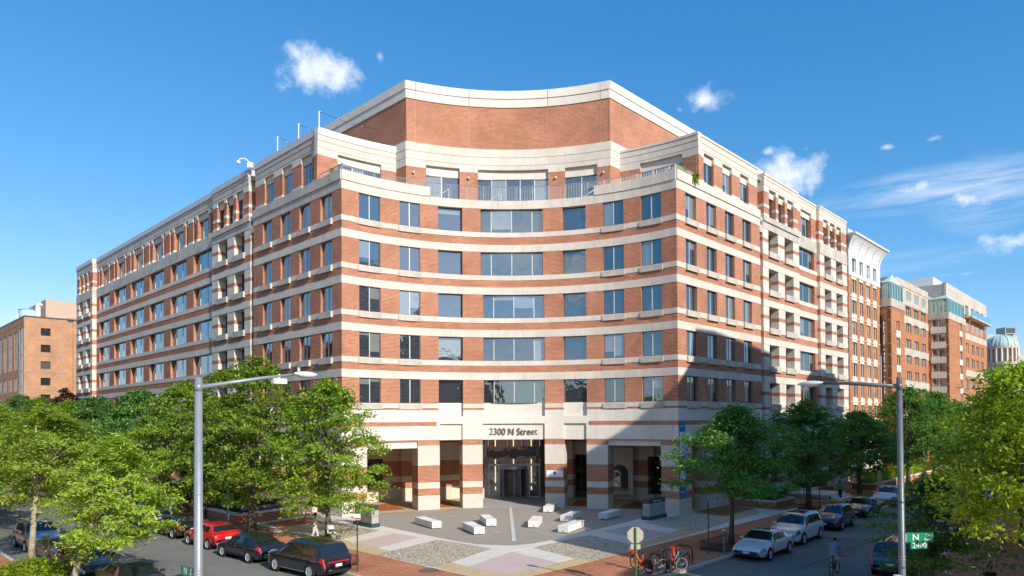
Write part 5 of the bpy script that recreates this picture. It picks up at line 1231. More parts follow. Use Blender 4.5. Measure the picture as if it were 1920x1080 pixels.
car('suv', 'grey', 19.2, -19.9, 47, 'grey suv at the bottom right seen from behind the lamp post', F_, rear='')
car('sedan', 'silver', 25.7, -12.6, 47, 'silver sedan behind the low tree', F_)
car('sedan', 'blue', 30.2, -7.5, 47, 'blue grey sedan under the bright tree', F_)
car('pickup', 'black', 35.2, -2.1, 47, 'black pickup under the bright tree', F_)
car('sedan', 'black', 36.9, 3.4, 47, 'dark sedan driving up the right street with its brake light lit', F_, name='car')
car('sedan', 'white', 41.5, 5.2, 47, 'white sedan farther up behind the bright trees', F_)
L_g = 'cars parked along the left wing'
car('suv', 'char', -10.55, -18.85, 140, 'charcoal suv seen from behind at the front of the left hand row', L_g, rear='bar')
car('sedan', 'navy', -14.9, -14.95, 139, 'dark blue sedan ahead of the charcoal suv', L_g)
car('hatch', 'red', -18.75, -10.95, 138, 'bright red hatchback ahead of the dark blue sedan', L_g)
car('sedan', 'black', -22.7, -6.9, 136, 'black sedan ahead of the red hatchback', L_g)
car('crossover', 'grey', -27.3, -2.0, 135, 'dark grey crossover farther up the left hand row', L_g)
car('sedan', 'silver', -32.2, 2.9, 135, 'silver sedan far up the left hand row in tree shade', L_g)
N_g = 'cars parked on the near side of the left street'
car('crossover', 'silver', -29.2, -11.3, -44, 'silver suv facing out at the left edge of the picture', N_g, rails=True)
car('sedan', 'bronze', -25.0, -15.6, -44, 'bronze brown sedan in front of the silver suv', N_g)
car('crossover', 'black', -21.4, -19.4, -43, 'black crossover in front of the bronze sedan', N_g)
car('sedan', 'navy', -17.2, -22.9, -43, 'dark car mostly covered by the foreground tree', N_g)
# ---------------------------------------------------------------- bicycles
def bicycle(x, y, deg, frame, label, group=None, tyre='tyre', rimm='tyre', ebike=False, basket=False, z=0, lean=0):
    t = thing('bicycle', (x, y, z), label, 'bicycle', group, rz=math.radians(deg)); t.rotation_euler = (math.radians(lean), 0, math.radians(deg)); r = .34
    for nm, X in (('front_wheel', .52), ('rear_wheel', -.52)):
        q = MB(); q.tube([(X+r*math.cos(a), 0, r+r*math.sin(a)) for a in np.linspace(0, 2*PI, 25)], .021, M[tyre], 6, cap=False); q.tube([(X+(r-.03)*math.cos(a), 0, r+(r-.03)*math.sin(a)) for a in np.linspace(0, 2*PI, 25)], .014, M[rimm], 5, cap=False)
        for k in range(12): a = k*PI/6; q.tube([(X, .01, r), (X+(r-.03)*math.cos(a), 0, r+(r-.03)*math.sin(a))], .0035, M['rail'], 3, cap=False)
        q.tube([(X,-.05,r),(X,.05,r)], .03, M['frame'], 6); q.build(nm, t, (0,0,0))
    q = MB(); m = frame; th = .035 if ebike else .02
    if ebike:
        q.tube([(.36,0,.95),(.30,0,.72),(.12,0,.42),(-.05,0,.32)], [.05,.055,.06,.05], m, 8); q.tube([(-.05,0,.32),(-.2,0,.85)], .03, m, 8); q.tube([(-.05,0,.32),(-.52,.03,.36)], .035, m, 6); q.tube([(.36,0,1.02),(.45,0,.55),(.52,0,.36)], [.05,.05,.03], m, 8)
    else:
        for a, b_ in (((.36,0,.86),(-.18,0,.84)),((.38,0,.80),(-.05,0,.30)),((-.05,0,.30),(-.2,0,.9)),((-.05,0,.3),(-.52,0,.34)),((-.18,0,.82),(-.52,0,.34)),((.36,0,.92),(.52,0,.34))): q.tube([a, b_], th, m, 6)
    q.build('frame', t, (0,0,0), smooth=True)
    q = MB(); q.tube([(.22,.28,1.06),(.34,.22,1.05),(.38,0,1.0),(.34,-.22,1.05),(.22,-.28,1.06)], .014, M['iron'], 6); q.tube([(.36,0,.9),(.38,0,1.0)], .016, M['iron'], 6); q.build('handlebar', t, (0,0,0))
    q = MB(); q.ball((-.22,0,.95), .13, M['iron'], 6, (1.0,.6,.3)); q.build('saddle', t, (0,0,0), smooth=True)
    q = MB(); q.tube([(-.05,-.09,.3),(-.05,.09,.3)], .035, M['iron'], 6); q.tube([(-.05,.09,.3),(.08,.1,.18)], .012, M['iron'], 5); q.tube([(-.05,-.09,.3),(-.18,-.1,.42)], .012, M['iron'], 5); q.build('pedals', t, (0,0,0))
    if ebike:
        q = MB()
        for s_ in (.0, .06, .12, .18): q.tube([(.42-s_*.2,-.16,.86+s_),(.66+s_*.3,-.16,.86+s_),(.66+s_*.3,.16,.86+s_),(.42-s_*.2,.16,.86+s_),(.42-s_*.2,-.16,.86+s_)], .012, m, 4)
        for Y in (-.16,-.05,.05,.16): q.tube([(.66,Y,.86),(.72,Y,1.05)], .01, m, 4)
        q.build('basket', t, (0,0,0))
        q = MB()
        for Y in (-.04,.04): q.face([(-.52+.36*math.cos(a), Y, r+.36*math.sin(a)) for a in np.linspace(.15, PI*.95, 12)]+[(-.86,Y,.2),(-.2,Y,.25)], M['plastic'])
        q.build('wheel_cover', t, (0,0,0))
        q = MB(); q.box(-.62,-.56,-.05,.05,.62,.68,M['tail']); q.build('tail_light', t, (0,0,0))
    return t
org = P('orange_red_bike_paint', (.75,.055,.01), .4, coat=.5); tl = P('turquoise_bike_paint', (.10,.52,.46), .4, coat=.5); bk = M['iron']
B_ = 'bicycles at the rack near the right kerb'
bicycle(6.15, -19.95, 118, org, 'orange red rental bicycle standing alone left of the rack', B_, ebike=True, lean=-6)
bicycle(7.3, -19.4, 125, bk, 'black bicycle leaning in the middle of the rack', B_, lean=8)
bicycle(7.75, -19.85, 60, org, 'orange red rental bicycle with front basket raised at the rack', B_, ebike=True, lean=-5)
bicycle(7.6, -20.15, 15, bk, 'black bicycle with large pale wheels on the street side', B_, rimm='rim', lean=4)
bicycle(8.15, -19.35, 40, tl, 'turquoise bicycle beside the rack hoop', B_, lean=6)
t = thing('bike_rack', (7.9,-19.3,0), 'black hoop bicycle rack on pale rails near the kerb', 'bike rack')
q = MB()
for k in range(3):
    c = Vector((6.9+k*.95, -20.15+k*1.12, 0)); d = Vector((.35,-.3,0))
    q.tube([c-d, c-d+Vector((0,0,.75)), c-d*.6+Vector((0,0,.88)), c+d*.6+Vector((0,0,.88)), c+d+Vector((0,0,.75)), c+d], .035, M['iron'], 8)
q.build('hoops', t)
q = MB()
for o_ in (0, .62):
    a, b_ = Vector((6.5,-20.9,.0)), Vector((9.1,-17.9,0)); s_ = Vector((-.76,.65,0))*o_; T = lambda x, y, z, a=a+s_, d=(b_-a).normalized(): tuple(a+s_*0+d*x+Vector((-d.y, d.x, 0))*y+Vector((0,0,z)))
    q.box(0, 3.9, -.06, .06, 0, .06, M['strip'], T)
q.build('base_rails', t)
# ---------------------------------------------------------------- people
SK = P('skin_warm', (.50,.29,.20), .6, var=.03); SKD = P('skin_brown', (.25,.13,.08), .6, var=.03); HR = P('dark_hair', (.015,.012,.010), .6)
def skin_obj(name, parent, verts, edges, rad, mat, sub=2, root=0):
    me = bpy.data.meshes.new(name); me.from_pydata([tuple(v) for v in verts], edges, []); me.materials.append(mat); o = link(name, me, parent)
    m = o.modifiers.new('skin', 'SKIN'); m.use_smooth_shade = True
    for i, r in enumerate(rad):
        sv = me.skin_vertices[0].data[i]; sv.radius = (r if isinstance(r, tuple) else (r, r)); sv.use_root = (i == root)
    s = o.modifiers.new('sub', 'SUBSURF'); s.levels = sub; s.render_levels = sub; return o
def person(x, y, deg, label, J, skin=SK, hair='short', top=None, bottom=None, shoes=M['iron'], z=0, sleeve=.5, group=None, legs=1.0, dress=False):
    """J: joints of the pose in metres, x forward, y left; body is one skinned surface, clothes are thin skinned layers over it"""
    t = thing('person', (x, y, z), label, 'person', group, rz=math.radians(deg)); V = []; E_ = []; Rd = []; ix = {}
    def add(k, p, r, par=None):
        ix[k] = len(V); V.append(Vector(p)); Rd.append(r)
        if par is not None: E_.append((ix[par], ix[k]))
    pel, ch, nk, hd = J['pelvis'], J['chest'], J['neck'], J['head']; pel, ch, nk, hd = map(Vector, (pel, ch, nk, hd))
    add('pel', pel, (.10,.11)); add('wa', pel.lerp(ch, .45), (.09,.10), 'pel'); add('ch', ch, (.10,.115), 'wa'); add('nk', nk, .055, 'ch'); add('hd0', nk.lerp(hd, .55), (.075,.07), 'nk'); add('hd', hd, (.098,.08), 'hd0'); add('hd2', hd+(hd-nk).normalized()*.07, (.075,.065), 'hd')
    for s, sd in (('l', 1), ('r', -1)):
        sh, el, wr = Vector(J['sh'+s]), Vector(J['el'+s]), Vector(J['wr'+s]); add('sh'+s, sh, .058, 'ch'); add('el'+s, el, .042, 'sh'+s); add('wr'+s, wr, .028, 'el'+s)
        d = (wr-el).normalized(); pm = wr+d*.06; add('pm'+s, pm, (.035,.02), 'wr'+s); side = d.cross(Vector((0,0,1)));
        side = side.normalized() if side.length > .1 else Vector((0,1,0))
        for k in range(4):
            b0 = pm+d*.03+side*(.028-.0187*k); ln = (.07,.078,.072,.055)[k]; add('f%s%d' % (s,k), b0, .010, 'pm'+s); add('g%s%d' % (s,k), b0+d*ln*.6+Vector((0,0,-.012)), .009, 'f%s%d' % (s,k)); add('h%s%d' % (s,k), b0+d*ln*.85+Vector((0,0,-.035)), .0075, 'g%s%d' % (s,k))
        add('t'+s, wr+d*.03+side*.038, .011, 'pm'+s); add('u'+s, wr+d*.07+side*.055, .009, 't'+s)
        hp, kn, an = Vector(J['hp'+s]), Vector(J['kn'+s]), Vector(J['an'+s]); add('hp'+s, hp, .09, 'pel'); add('kn'+s, kn, .058, 'hp'+s); add('an'+s, an, .038, 'kn'+s); add('to'+s, Vector(J['to'+s]), (.036,.03), 'an'+s)
    skin_obj('body', t, V, E_, Rd, skin)
    spine = (nk-pel).normalized(); lf = Vector((0,1,0)); fwd = lf.cross(spine).normalized()
    def loft(q, rings, mat, n=16):
        i0 = len(q.v); sl = q.slot(mat)
        for c, w, d in rings:
            for k in range(n): a = 2*PI*k/n; q.v.append(tuple(Vector(c)+lf*(w*math.cos(a))+fwd*(d*math.sin(a))))
        for r_ in range(len(rings)-1):
            for k in range(n): k2 = (k+1) % n; q.f.append((i0+r_*n+k, i0+r_*n+k2, i0+(r_+1)*n+k2, i0+(r_+1)*n+k)); q.m.append(sl); q.uv += [(0,0)]*4
    if top:
        q = MB(); shm = (V[ix['shl']]+V[ix['shr']])/2
        loft(q, [(pel-spine*.06,.178,.135),(pel+spine*.02,.175,.135),(pel.lerp(ch,.5),.165,.13),(ch,.192,.14),(ch.lerp(shm,.7),.20,.13),(shm+spine*.02,.165,.105),(nk-spine*.0,.075,.07)], top)
        for s in 'lr':
            a, b_ = V[ix['sh'+s]], V[ix['el'+s]]; e = a.lerp(b_, min(1, sleeve*2)); pts = [a.lerp(shm, .35), a, e]
            q.tube(pts, [.075,.074,.062], top, 12, cap=False)
            if sleeve > .6: q.tube([b_, b_.lerp(V[ix['wr'+s]], (sleeve-.5)*1.9)], [.06,.045], top, 12, cap=False)
        q.build('shirt', t, (0,0,0), smooth=True)
    if bottom:
        q = MB(); hz = Vector((0,0,1)); loft(q, [(pel+spine*.06,.17,.128),(pel-hz*.02,.182,.142),(pel-hz*.09,.17,.13)], bottom)
        for s in 'lr':
            h_, k_, a_ = V[ix['hp'+s]], V[ix['kn'+s]], V[ix['an'+s]]
            if legs < 1: q.tube([pel.lerp(h_, .7)+hz*.02, h_.lerp(k_, .3), h_.lerp(k_, legs)], [.115,.108,.094], bottom, 12, cap=False)
            else: q.tube([pel.lerp(h_, .7)+hz*.02, h_.lerp(k_, .3), k_, k_.lerp(a_, .5), a_+hz*.02], [.112,.105,.078,.07,.06], bottom, 12, cap=False)
        q.build('trousers' if legs >= 1 else 'shorts', t, (0,0,0), smooth=True)
    for s in 'lr':
        a, b_ = V[ix['an'+s]], V[ix['to'+s]]; skin_obj('shoe', t, [a-(b_-a)*.25+Vector((0,0,-.02)), a.lerp(b_, .5)+Vector((0,0,-.01)), b_], [(0,1),(1,2)], [.045,.045,.04], shoes)
    fw = Vector(J.get('face', (1,0,0))).normalized(); up = (hd-nk).normalized(); rt_ = fw.cross(up).normalized(); fw = up.cross(rt_)
    q = MB(); c = hd+up*.055-fw*.022
    q.ball(tuple(c), .108, HR, 8, (.98,.86,1.0))
    if hair == 'bun': q.ball(tuple(c+up*.12-fw*.02), .05, HR, 6)
    if hair == 'tail': q.tube([c-fw*.08, c-fw*.16-up*.05, c-fw*.14-up*.2], [.045,.04,.015], HR, 6)
    q.build('hair', t, (0,0,0), smooth=True)
    q = MB(); e = hd+up*.02+fw*.088
    for sd in (1, -1): q.ball(tuple(e+rt_*.032*sd), .011, M['iron'], 4); q.ball(tuple(hd+rt_*.082*sd+up*.0), .02, skin, 4, (.6,.6,1.2))
    q.tube([hd+up*.02+fw*.09, hd-up*.012+fw*.112, hd-up*.02+fw*.09], [.008,.014,.008], skin, 5); q.box(*(lambda v: (v.x-.012, v.x+.012, v.y-.02, v.y+.02, v.z-.004, v.z+.004))(hd-up*.045+fw*.082), P('lips', (.35,.10,.08), .5)); q.build('face', t, (0,0,0))
    return t
def stand(stride=.0, arm=.1, h=1.0):
    J = dict(pelvis=(0,0,.93), chest=(.02,0,1.28), neck=(.02,0,1.47), head=(.04,0,1.60))
    for s, sd in (('l', 1), ('r', -1)):
        f = stride*sd; J['sh'+s] = (.01, sd*.19, 1.40); J['el'+s] = (-f*.5*1, sd*.25, 1.13); J['wr'+s] = (-f*.7+arm, sd*.25, .90)
        J['hp'+s] = (0, sd*.09, .88); J['kn'+s] = (f*.5+.04, sd*.10, .48); J['an'+s] = (f-.02 if f >= 0 else f-.05, sd*.10, .09 if f >= 0 else .13); J['to'+s] = (f+.15, sd*.11, .035 if f >= 0 else .03)
    return J
grn = P('green_shirt', (.03,.36,.15), .8); blkc = P('black_cloth', (.02,.02,.022), .85); gry = P('grey_blue_shirt', (.20,.25,.32), .85); wsh = P('white_shorts', (.62,.63,.66), .85)
redc = P('red_shirt', (.30,.015,.03), .85); tealc = P('pale_teal_shirt', (.42,.60,.58), .85); lgr = P('light_grey_top', (.50,.50,.50), .85); khaki = P('khaki_cloth', (.40,.33,.24), .85)
person(30.6, 9.2, 48, 'person in a green shirt and black trousers walking up the right pavement', stand(.28, .05), skin=SKD, top=grn, bottom=blkc, group=None, sleeve=.45)
person(18.3, -27.2, 262, 'person with dark hair in a bun and a black top at the bottom right corner', stand(.1), hair='bun', top=blkc, bottom=blkc, sleeve=.12, z=-.02)
person(-23.9, .4, 200, 'person in a dark red shirt standing in tree shade by the planter', stand(.05), top=redc, bottom=blkc, sleeve=.5)
person(-26.0, -1.3, 150, 'person in a pale teal shirt and khaki trousers walking under the left trees', stand(.22), top=tealc, bottom=khaki, sleeve=.4)
Jp = stand(.22); 
for s, sd in (('l', 1), ('r', -1)): Jp['el'+s] = (.12, sd*.24, 1.15); Jp['wr'+s] = (.38, sd*.2, 1.02)
person(-12.55, -10.35, 12, 'person with a dark ponytail in a light grey top pushing a pushchair behind the tree', Jp, skin=SKD, hair='tail', top=lgr, bottom=lgr, sleeve=.45)
t = thing('pushchair', (-11.55,-10.15,0), 'grey pushchair half hidden by the tree trunk', 'pushchair', rz=math.radians(12)); q = MB()
q.tube([(-.55,-.2,1.0),(-.55,.2,1.0)], .015, M['iron'], 6)
for Y in (-.22,.22): q.tube([(-.55,Y,1.0),(.1,Y,.5),(.42,Y,.12)], .014, M['iron'], 6); q.tube([(.1,Y,.5),(-.35,Y,.12)], .014, M['iron'], 6)
q.build('frame', t, (0,0,0)); q = MB(); q.box(-.15,.3,-.18,.18,.42,.5,lgr); q.box(-.25,-.17,-.18,.18,.45,.95,lgr); q.build('seat', t, (0,0,0))
q = MB(); q.lathe([(0,.95),(.2,.93),(.26,.8),(.27,.7)], lgr, (-.08,0,0), 12); q.build('hood', t, (0,0,0))
for X, Y in ((.42,-.24),(.42,.24),(-.35,-.24),(-.35,.24)):
    q = MB(); q.tube([(X+.12*math.cos(a), Y, .12+.11*math.sin(a)) for a in np.linspace(0, 2*PI, 13)], .018, M['tyre'], 5, cap=False); q.build('wheel', t, (0,0,0))
# cyclist and the bicycle under him
bicycle(15.45, -20.55, 49, bk, 'black city bicycle ridden up the right street', None, z=-.13)
Jc = dict(pelvis=(-.20,0,1.03), chest=(-.02,0,1.36), neck=(.06,0,1.52), head=(.12,0,1.64), face=(1,0,-.1))
for s, sd in (('l', 1), ('r', -1)):
    Jc['sh'+s] = (.0, sd*.19, 1.47); Jc['el'+s] = (.12, sd*.28, 1.22); Jc['wr'+s] = (.27, sd*.26, 1.09)
    Jc['hp'+s] = (-.18, sd*.09, .98); Jc['kn'+s] = (.22, sd*.13, .80) if sd > 0 else (.20, sd*.13, .66); Jc['an'+s] = (-.08, sd*.11, .52) if sd > 0 else (.04, sd*.11, .26); Jc['to'+s] = (.06, sd*.11, .45) if sd > 0 else (.19, sd*.11, .21)
person(15.45, -20.55, 49, 'cyclist in a grey blue t-shirt and white shorts riding away up the street', Jc, top=gry, bottom=wsh, shoes=M['white'], z=-.13, sleeve=.4, legs=.72)
# ---------------------------------------------------------------- benches
for A_, B_e, w, lb in (((-5.58,-6.29),(-7.10,-3.75),1,'leftmost long white stone bench on the plaza'), ((-2.56,-8.95),(-3.5,-6.4),1,'white stone bench nearest the street left of the marble strip'), ((-1.84,-5.4),(-2.4,-2.75),1,'white stone bench behind the front left one'),
        ((1.78,-6.27),(2.2,-3.75),-1,'white stone bench just right of the marble strip'), ((3.31,1.6),(3.9,4.1),-1,'white stone bench in shadow beside the pier by the door'), ((4.2,-3.67),(5.3,-1.3),-1,'white stone bench behind the nearest right one'),
        ((3.6,-8.67),(5.0,-6.05),-1,'longest sunlit white bench on the right near the pebble bed'), ((7.1,-2.75),(8.5,-.4),-1,'shaded white stone bench before the right monument sign')):
    d = Vector((B_e[0]-A_[0], B_e[1]-A_[1], 0)); ln = d.length; d.normalize(); nn = Vector((d.y, -d.x, 0))*w; t = thing('stone_bench', (A_[0], A_[1], 0), lb, 'bench', 'white stone benches on the plaza')
    fr_ = MB(); T = lambda x, y, z: (d.x*x+nn.x*y, d.y*x+nn.y*y, z)
    fr_.box(.08, ln-.08, .08, .64, .012, .07, M['plastic'], T); fr_.build('base', t, (0,0,0))
    for k in range(3):
        q = MB(); q.box(k*ln/3+.008, (k+1)*ln/3-.008, 0, .72, .07, .51-(.012 if k == 1 else 0), M['white_stone'], T); q.build('stone_block', t, (0,0,0), bevel=.012)
    q = MB(); q.box(-.006, 0, .3, .38, .12, .18, M['plastic'], T); q.build('step_light', t, (0,0,0))
# ---------------------------------------------------------------- monument signs
def monument(c, d, lb, letters):
    d = Vector((d[0], d[1], 0)).normalized(); nn = Vector((d.y, -d.x, 0)); t = thing('monument_sign', (c[0], c[1], 0), lb, 'sign', 'monument signs at both ends of the plaza')
    T = lambda x, y, z: (d.x*x-nn.x*y, d.y*x-nn.y*y, z)
    q = MB(); q.box(-.08, 2.42, -.08, .63, 0, .28, M['monu_dk'], T); q.build('base', t, (0,0,0))
    q = MB(); q.box(.03, 2.31, .03, .52, .28, 1.5, M['monu_dk'], T); q.build('core', t, (0,0,0)); q = MB(); q.box(-.0, 2.34, 0, .55, 1.24, 1.55, M['monu_dk'], T); q.build('header', t, (0,0,0))
    for x0, x1 in ((0,1.16),(1.19,2.34)):
        for z0, z1 in ((.29,.74),(.77,1.22)): q = MB(); q.box(x0, x1, 0, .55, z0, z1, M['monu'], T); q.build('panel', t, (0,0,0))
    rz = math.atan2(d.y, d.x)
    tx = text('2300 N Street', .2, M['banner_w'], t, T(1.17,-.01,1.38), (PI/2, 0, rz), .004)
    q = MB(); q.lathe([(.001,-.012),(.07,-.012)], M['iron'], (0,0,0), 10, 'y'); 
    o = q.build('emblem', t, (0,0,0)); o.location = T(.45,0,1.0); o.rotation_euler = (0,0,rz)
    text(letters, .16, M['ltr'], t, T(1.75,-.01,1.0), (PI/2, 0, rz), .004)
monument((10.2,-3.05), (1.8,1.9), 'grey monument sign with dark green base at the right end of the plaza', 'SUITE')
monument((-11.45,-3.75), (1.7,-1.9), 'monument sign with dark green base at the left end of the plaza', 'CAFE')
# ---------------------------------------------------------------- signs and poles
def pole(name, x, y, h, mat, label, cat, parts, rz=0, r=.035, z=0):
    t = thing(name, (x, y, z), label, cat, rz=rz); q = MB(); q.tube([(0,0,0),(0,0,h)], r, mat, 8); q.build('pole', t, (0,0,0)); parts(t); return t
def stop(t):
    q = MB(); pts = [(.38*math.cos(PI/8+k*PI/4), .38*math.sin(PI/8+k*PI/4)) for k in range(8)]
    q.face([(x, .045, 2.33+z) for x, z in pts], M['sign_red']); q.face([(x, .040, 2.33+z) for x, z in pts][::-1], M['sign_tan'])
    for i in range(8): a, b_ = pts[i], pts[(i+1)%8]; q.face([(a[0],.045,2.33+a[1]),(b_[0],.045,2.33+b_[1]),(b_[0],.04,2.33+b_[1]),(a[0],.04,2.33+a[1])], M['sign_tan'])
    q.build('sign_plate', t, (0,0,0)); q = MB(); q.box(-.22,.22,.038,.046,1.70,1.92,M['sign_tan']); q.build('supplementary_plate', t, (0,0,0))
    text('STOP', .26, M['sign_white'], t, (0,.05,2.33), (PI/2,0,PI), .002)
pole('stop_sign', 5.2, -23.3, 2.66, M['green_pole'], 'back of an octagonal stop sign on a bright green pole', 'stop sign', stop, rz=math.radians(-4), r=.042)
def nop(t):
    q = MB(); q.box(-.16,.16,-.045,-.04,2.58,2.88,M['sign_white']); q.box(-.15,.15,-.048,-.045,2.60,2.68,M['sign_red']); q.build('sign_plate', t, (0,0,0)); text('NO PARKING', .05, M['sign_red'], t, (0,-.05,2.78), (PI/2,0,0), .001)
pole('parking_sign', -7.95, -19.5, 2.9, M['green_pole2'], 'small red and white parking sign on a dark green pole', 'sign', nop, rz=.1)
pole('signpost', 10.7, -15.9, 2.95, M['green_pole2'], 'bare dark green post beside the tree guard', 'post', lambda t: None)
pole('signpost', 24.3, -.2, 2.6, M['green_pole2'], 'bare dark post behind the dark blue suv', 'post', lambda t: None)
t = thing('wooden_post', (34.6,9.8,0), 'square pale wooden post beside the lamp post up the street', 'post'); q = MB(); q.box(-.13,.13,-.13,.13,0,2.6,P('pale_wood', (.5,.40,.22), .8)); q.build('post', t, (0,0,0))
t = thing('sidewalk_sign', (57.6,37.2,0), 'red and white a-frame sign on the right pavement by the silver suv', 'sign', rz=math.radians(-45)); q = MB(); q.box(-.55,.55,-.06,0,.1,1.5,P('red_white_board', (.55,.25,.25), .6, vs=9, var=.5)); q.build('board', t, (0,0,0)); q = MB(); q.box(-.55,-.5,0,.5,0,.1,M['iron']); q.box(.5,.55,0,.5,0,.1,M['iron']); q.build('leg', t, (0,0,0))
def meter(x, y, lb):
    t = thing('parking_meter', (x, y, 0), lb, 'parking meter', 'parking meters along the right kerb'); q = MB(); q.tube([(0,0,0),(0,0,1.0)], .035, M['lamp'], 8); q.build('pole', t, (0,0,0))
    q = MB(); q.lathe([(.05,1.0),(.09,1.06),(.10,1.2),(.09,1.32),(.05,1.40),(.0,1.42)], M['lamp_dk'], n=12); q.build('housing', t, (0,0,0), smooth=True); q = MB(); q.lathe([(.092,1.30),(.08,1.38),(.0,1.44)], M['lamp_head'], n=12); q.build('dome', t, (0,0,0), smooth=True)
meter(11.5, -16.1, 'parking meter inside the tree guard by the white sedan'); meter(25.7, 1.0, 'parking meter behind the dark blue suv')
def guard(cx, cy, rz, lb, w=2.6, d=1.4):
    t = thing('tree_guard', (cx, cy, 0), lb, 'fence', 'iron guards round the tree pits', rz=rz); P4 = [(-w/2,-d/2),(w/2,-d/2),(w/2,d/2),(-w/2,d/2)]
    s = MB(); s.prism(P4, 0, .02, M['soil'], cap=False); s.build('soil', t, (0,0,0))
    for i in range(4):
        a, b_ = P4[i], P4[(i+1)%4]; 
        if i == 0: continue
        q = MB(); q.tube([(a[0],a[1],.48),(b_[0],b_[1],.48)], .018, M['iron'], 5); q.tube([(a[0],a[1],.12),(b_[0],b_[1],.12)], .014, M['iron'], 5); n = max(2, int(math.hypot(b_[0]-a[0], b_[1]-a[1])/.13))
        for k in range(n+1): f = k/n; X, Y = a[0]+(b_[0]-a[0])*f, a[1]+(b_[1]-a[1])*f; q.box(X-.009, X+.009, Y-.009, Y+.009, 0, .5, M['iron'])
        q.build('fence_panel', t, (0,0,0))
guard(12.3, -13.9, PI/4, 'black iron guard round the pit of the bent tree', 3.2, 1.5); guard(-9.6, -17.3, -PI/4, 'black iron guard behind the charcoal suv', 2.6, 1.2); guard(24.9, 2.3, PI/4, 'iron guard round the second right hand tree'); guard(-17.2, -8.2, -PI/4, 'iron guard round the tallest left tree')
# ---- street lamps
def lamp(x, y, h, ad, al, lb, mat, rise=.25, name='street_lamp', grp='street lamps', r=.105, extra=None, hs=1.0):
    t = thing(name, (x, y, 0), lb, 'street lamp', grp); q = MB(); q.tube([(0,0,0),(0,0,.5),(0,0,h)], [r*1.25,r*1.1,r*.78], mat, 12); q.tube([(0,0,0),(0,0,.35)], r*1.7, mat, 12); q.lathe([(r*.78,h),(r*.7,h+.03),(.0,h+.04)], mat, n=12)
    for z in (h*.36, h*.37, h*.62): q.lathe([(r*1.04,z),(r*1.04,z+.03)], M['rail'], n=12)
    q.build('pole', t, (0,0,0), smooth=True); d = Vector((math.cos(ad), math.sin(ad), 0)); e = d*(al-.75)+Vector((0,0,h-.12+rise))
    q = MB(); q.tube([Vector((0,0,h-.25)), d*(al*.5)+Vector((0,0,h-.12+rise*.55)), e], [.065,.055,.038], mat, 8); q.tube([Vector((0,0,h-.36)), Vector((0,0,h-.14))], r*.86, mat, 10); q.build('arm', t, (0,0,0), smooth=True)
    hd_ = MB(); L0 = .85*hs; prof = [(0,.05),(.08,.09),(.25,.14),(.5,.17),(.72,.15),(.9,.09),(1,.02)]
    ringN = 10; i0 = 0; sl = hd_.slot(M['lamp_head']); s_ = Vector((-d.y, d.x, 0))
    for f, w in prof:
        c = e+d*(f*L0-.05)+Vector((0,0,.02*(1-f)))
        for k in range(ringN): a = 2*PI*k/ringN; hh = math.sin(a); p = c+s_*w*hs*math.cos(a)+Vector((0,0,(w*.62 if hh > 0 else w*.75*(1 if .2 < f < .85 else .5))*hh*hs)); hd_.v.append(tuple(p))
    for i in range(len(prof)-1):
        for k in range(ringN): k2 = (k+1) % ringN; hd_.f.append((i*ringN+k, i*ringN+k2, (i+1)*ringN+k2, (i+1)*ringN+k)); hd_.m.append(0); hd_.uv += [(0,0)]*4
    hd_.build('lamp_head', t, (0,0,0), smooth=True)
    q = MB(); c = e+d*.12+Vector((0,0,.1)); q.lathe([(.045,0),(.045,.11),(.0,.13)], M['copper'] if mat is M['lamp'] else M['iron'], tuple(c), 8); q.build('photocell', t, (0,0,0))
    if extra: extra(t, d, e, h)
    return t
def exL(t, d, e, h):
    q = MB(); c = e-d*.55+Vector((0,0,-.22)); T = lambda x, y, z: (c.x+d.x*x-d.y*y, c.y+d.y*x+d.x*y, c.z+z); q.box(-.22,.22,-.1,.1,-.1,.06,M['white'],T); q.box(-.03,.03,-.03,.03,.06,.2,M['white'],T); q.build('sensor_box', t, (0,0,0), bevel=.02)
lamp(-9.42, -34.0, 8.72, math.radians(45), 3.75, 'tall pale grey street lamp in the left foreground', M['lamp'], .38, extra=exL, r=.13)
lamp(11.5, -32.9, 8.7, math.radians(135), 3.05, 'dark grey street lamp with street name sign in the right foreground', M['lamp_dk'], .05, r=.10)
lamp(-27.4, 4.6, 9.0, math.radians(225), 3.0, 'street lamp among the left trees with only its head showing', M['lamp'], .1); lamp(-58, 38.5, 9.3, math.radians(225), 2.6, 'distant street lamp above the trees at the far left', M['lamp'], .1)
lamp(60.6, 39.6, 9.1, math.radians(-45), 3.0, 'distant street lamp up the right street', M['lamp'], .1); lamp(71, 49, 9.1, math.radians(-45), 3.0, 'farthest street lamp on the right street', M['lamp'], .1)
# street name signs
def nsign(x, y, rz, h, lb, block, w=.82):
    t = thing('street_name_sign', (x, y, h), lb, 'street sign', 'street name signs', rz=rz); q = MB(); q.box(.0, w, -.01, .01, 0, .29, M['sign_green']); q.box(-.03, .02, -.02, .02, .02, .25, M['rail']); q.build('name_plate', t, (0,0,0))
    q = MB(); q.box(.14, .66, -.01, .01, -.21, -.002, M['sign_green']); q.build('block_plate', t, (0,0,0))
    for ys, rr in ((-.014, 0), (.014, PI)):
        k = 1 if rr == 0 else -1; X = lambda u: u if k > 0 else w-u
        text('N', .27, M['sign_white'], t, (X(.29),ys,.14), (PI/2,0,rr), .001, bold=.004); text('ST', .12, M['sign_white'], t, (X(.66),ys,.205), (PI/2,0,rr), .001, bold=.002); text('NW', .12, M['sign_white'], t, (X(.66),ys,.09), (PI/2,0,rr), .001, bold=.002); text(block, .235, M['sign_white'], t, (.40,ys,-.105), (PI/2,0,rr), .001, bold=.0, sx=.92)
    return t
nsign(11.58, -32.98, math.radians(-3), 3.68, 'green street name sign reading N ST NW above 2400 on the right lamp post', '2400')
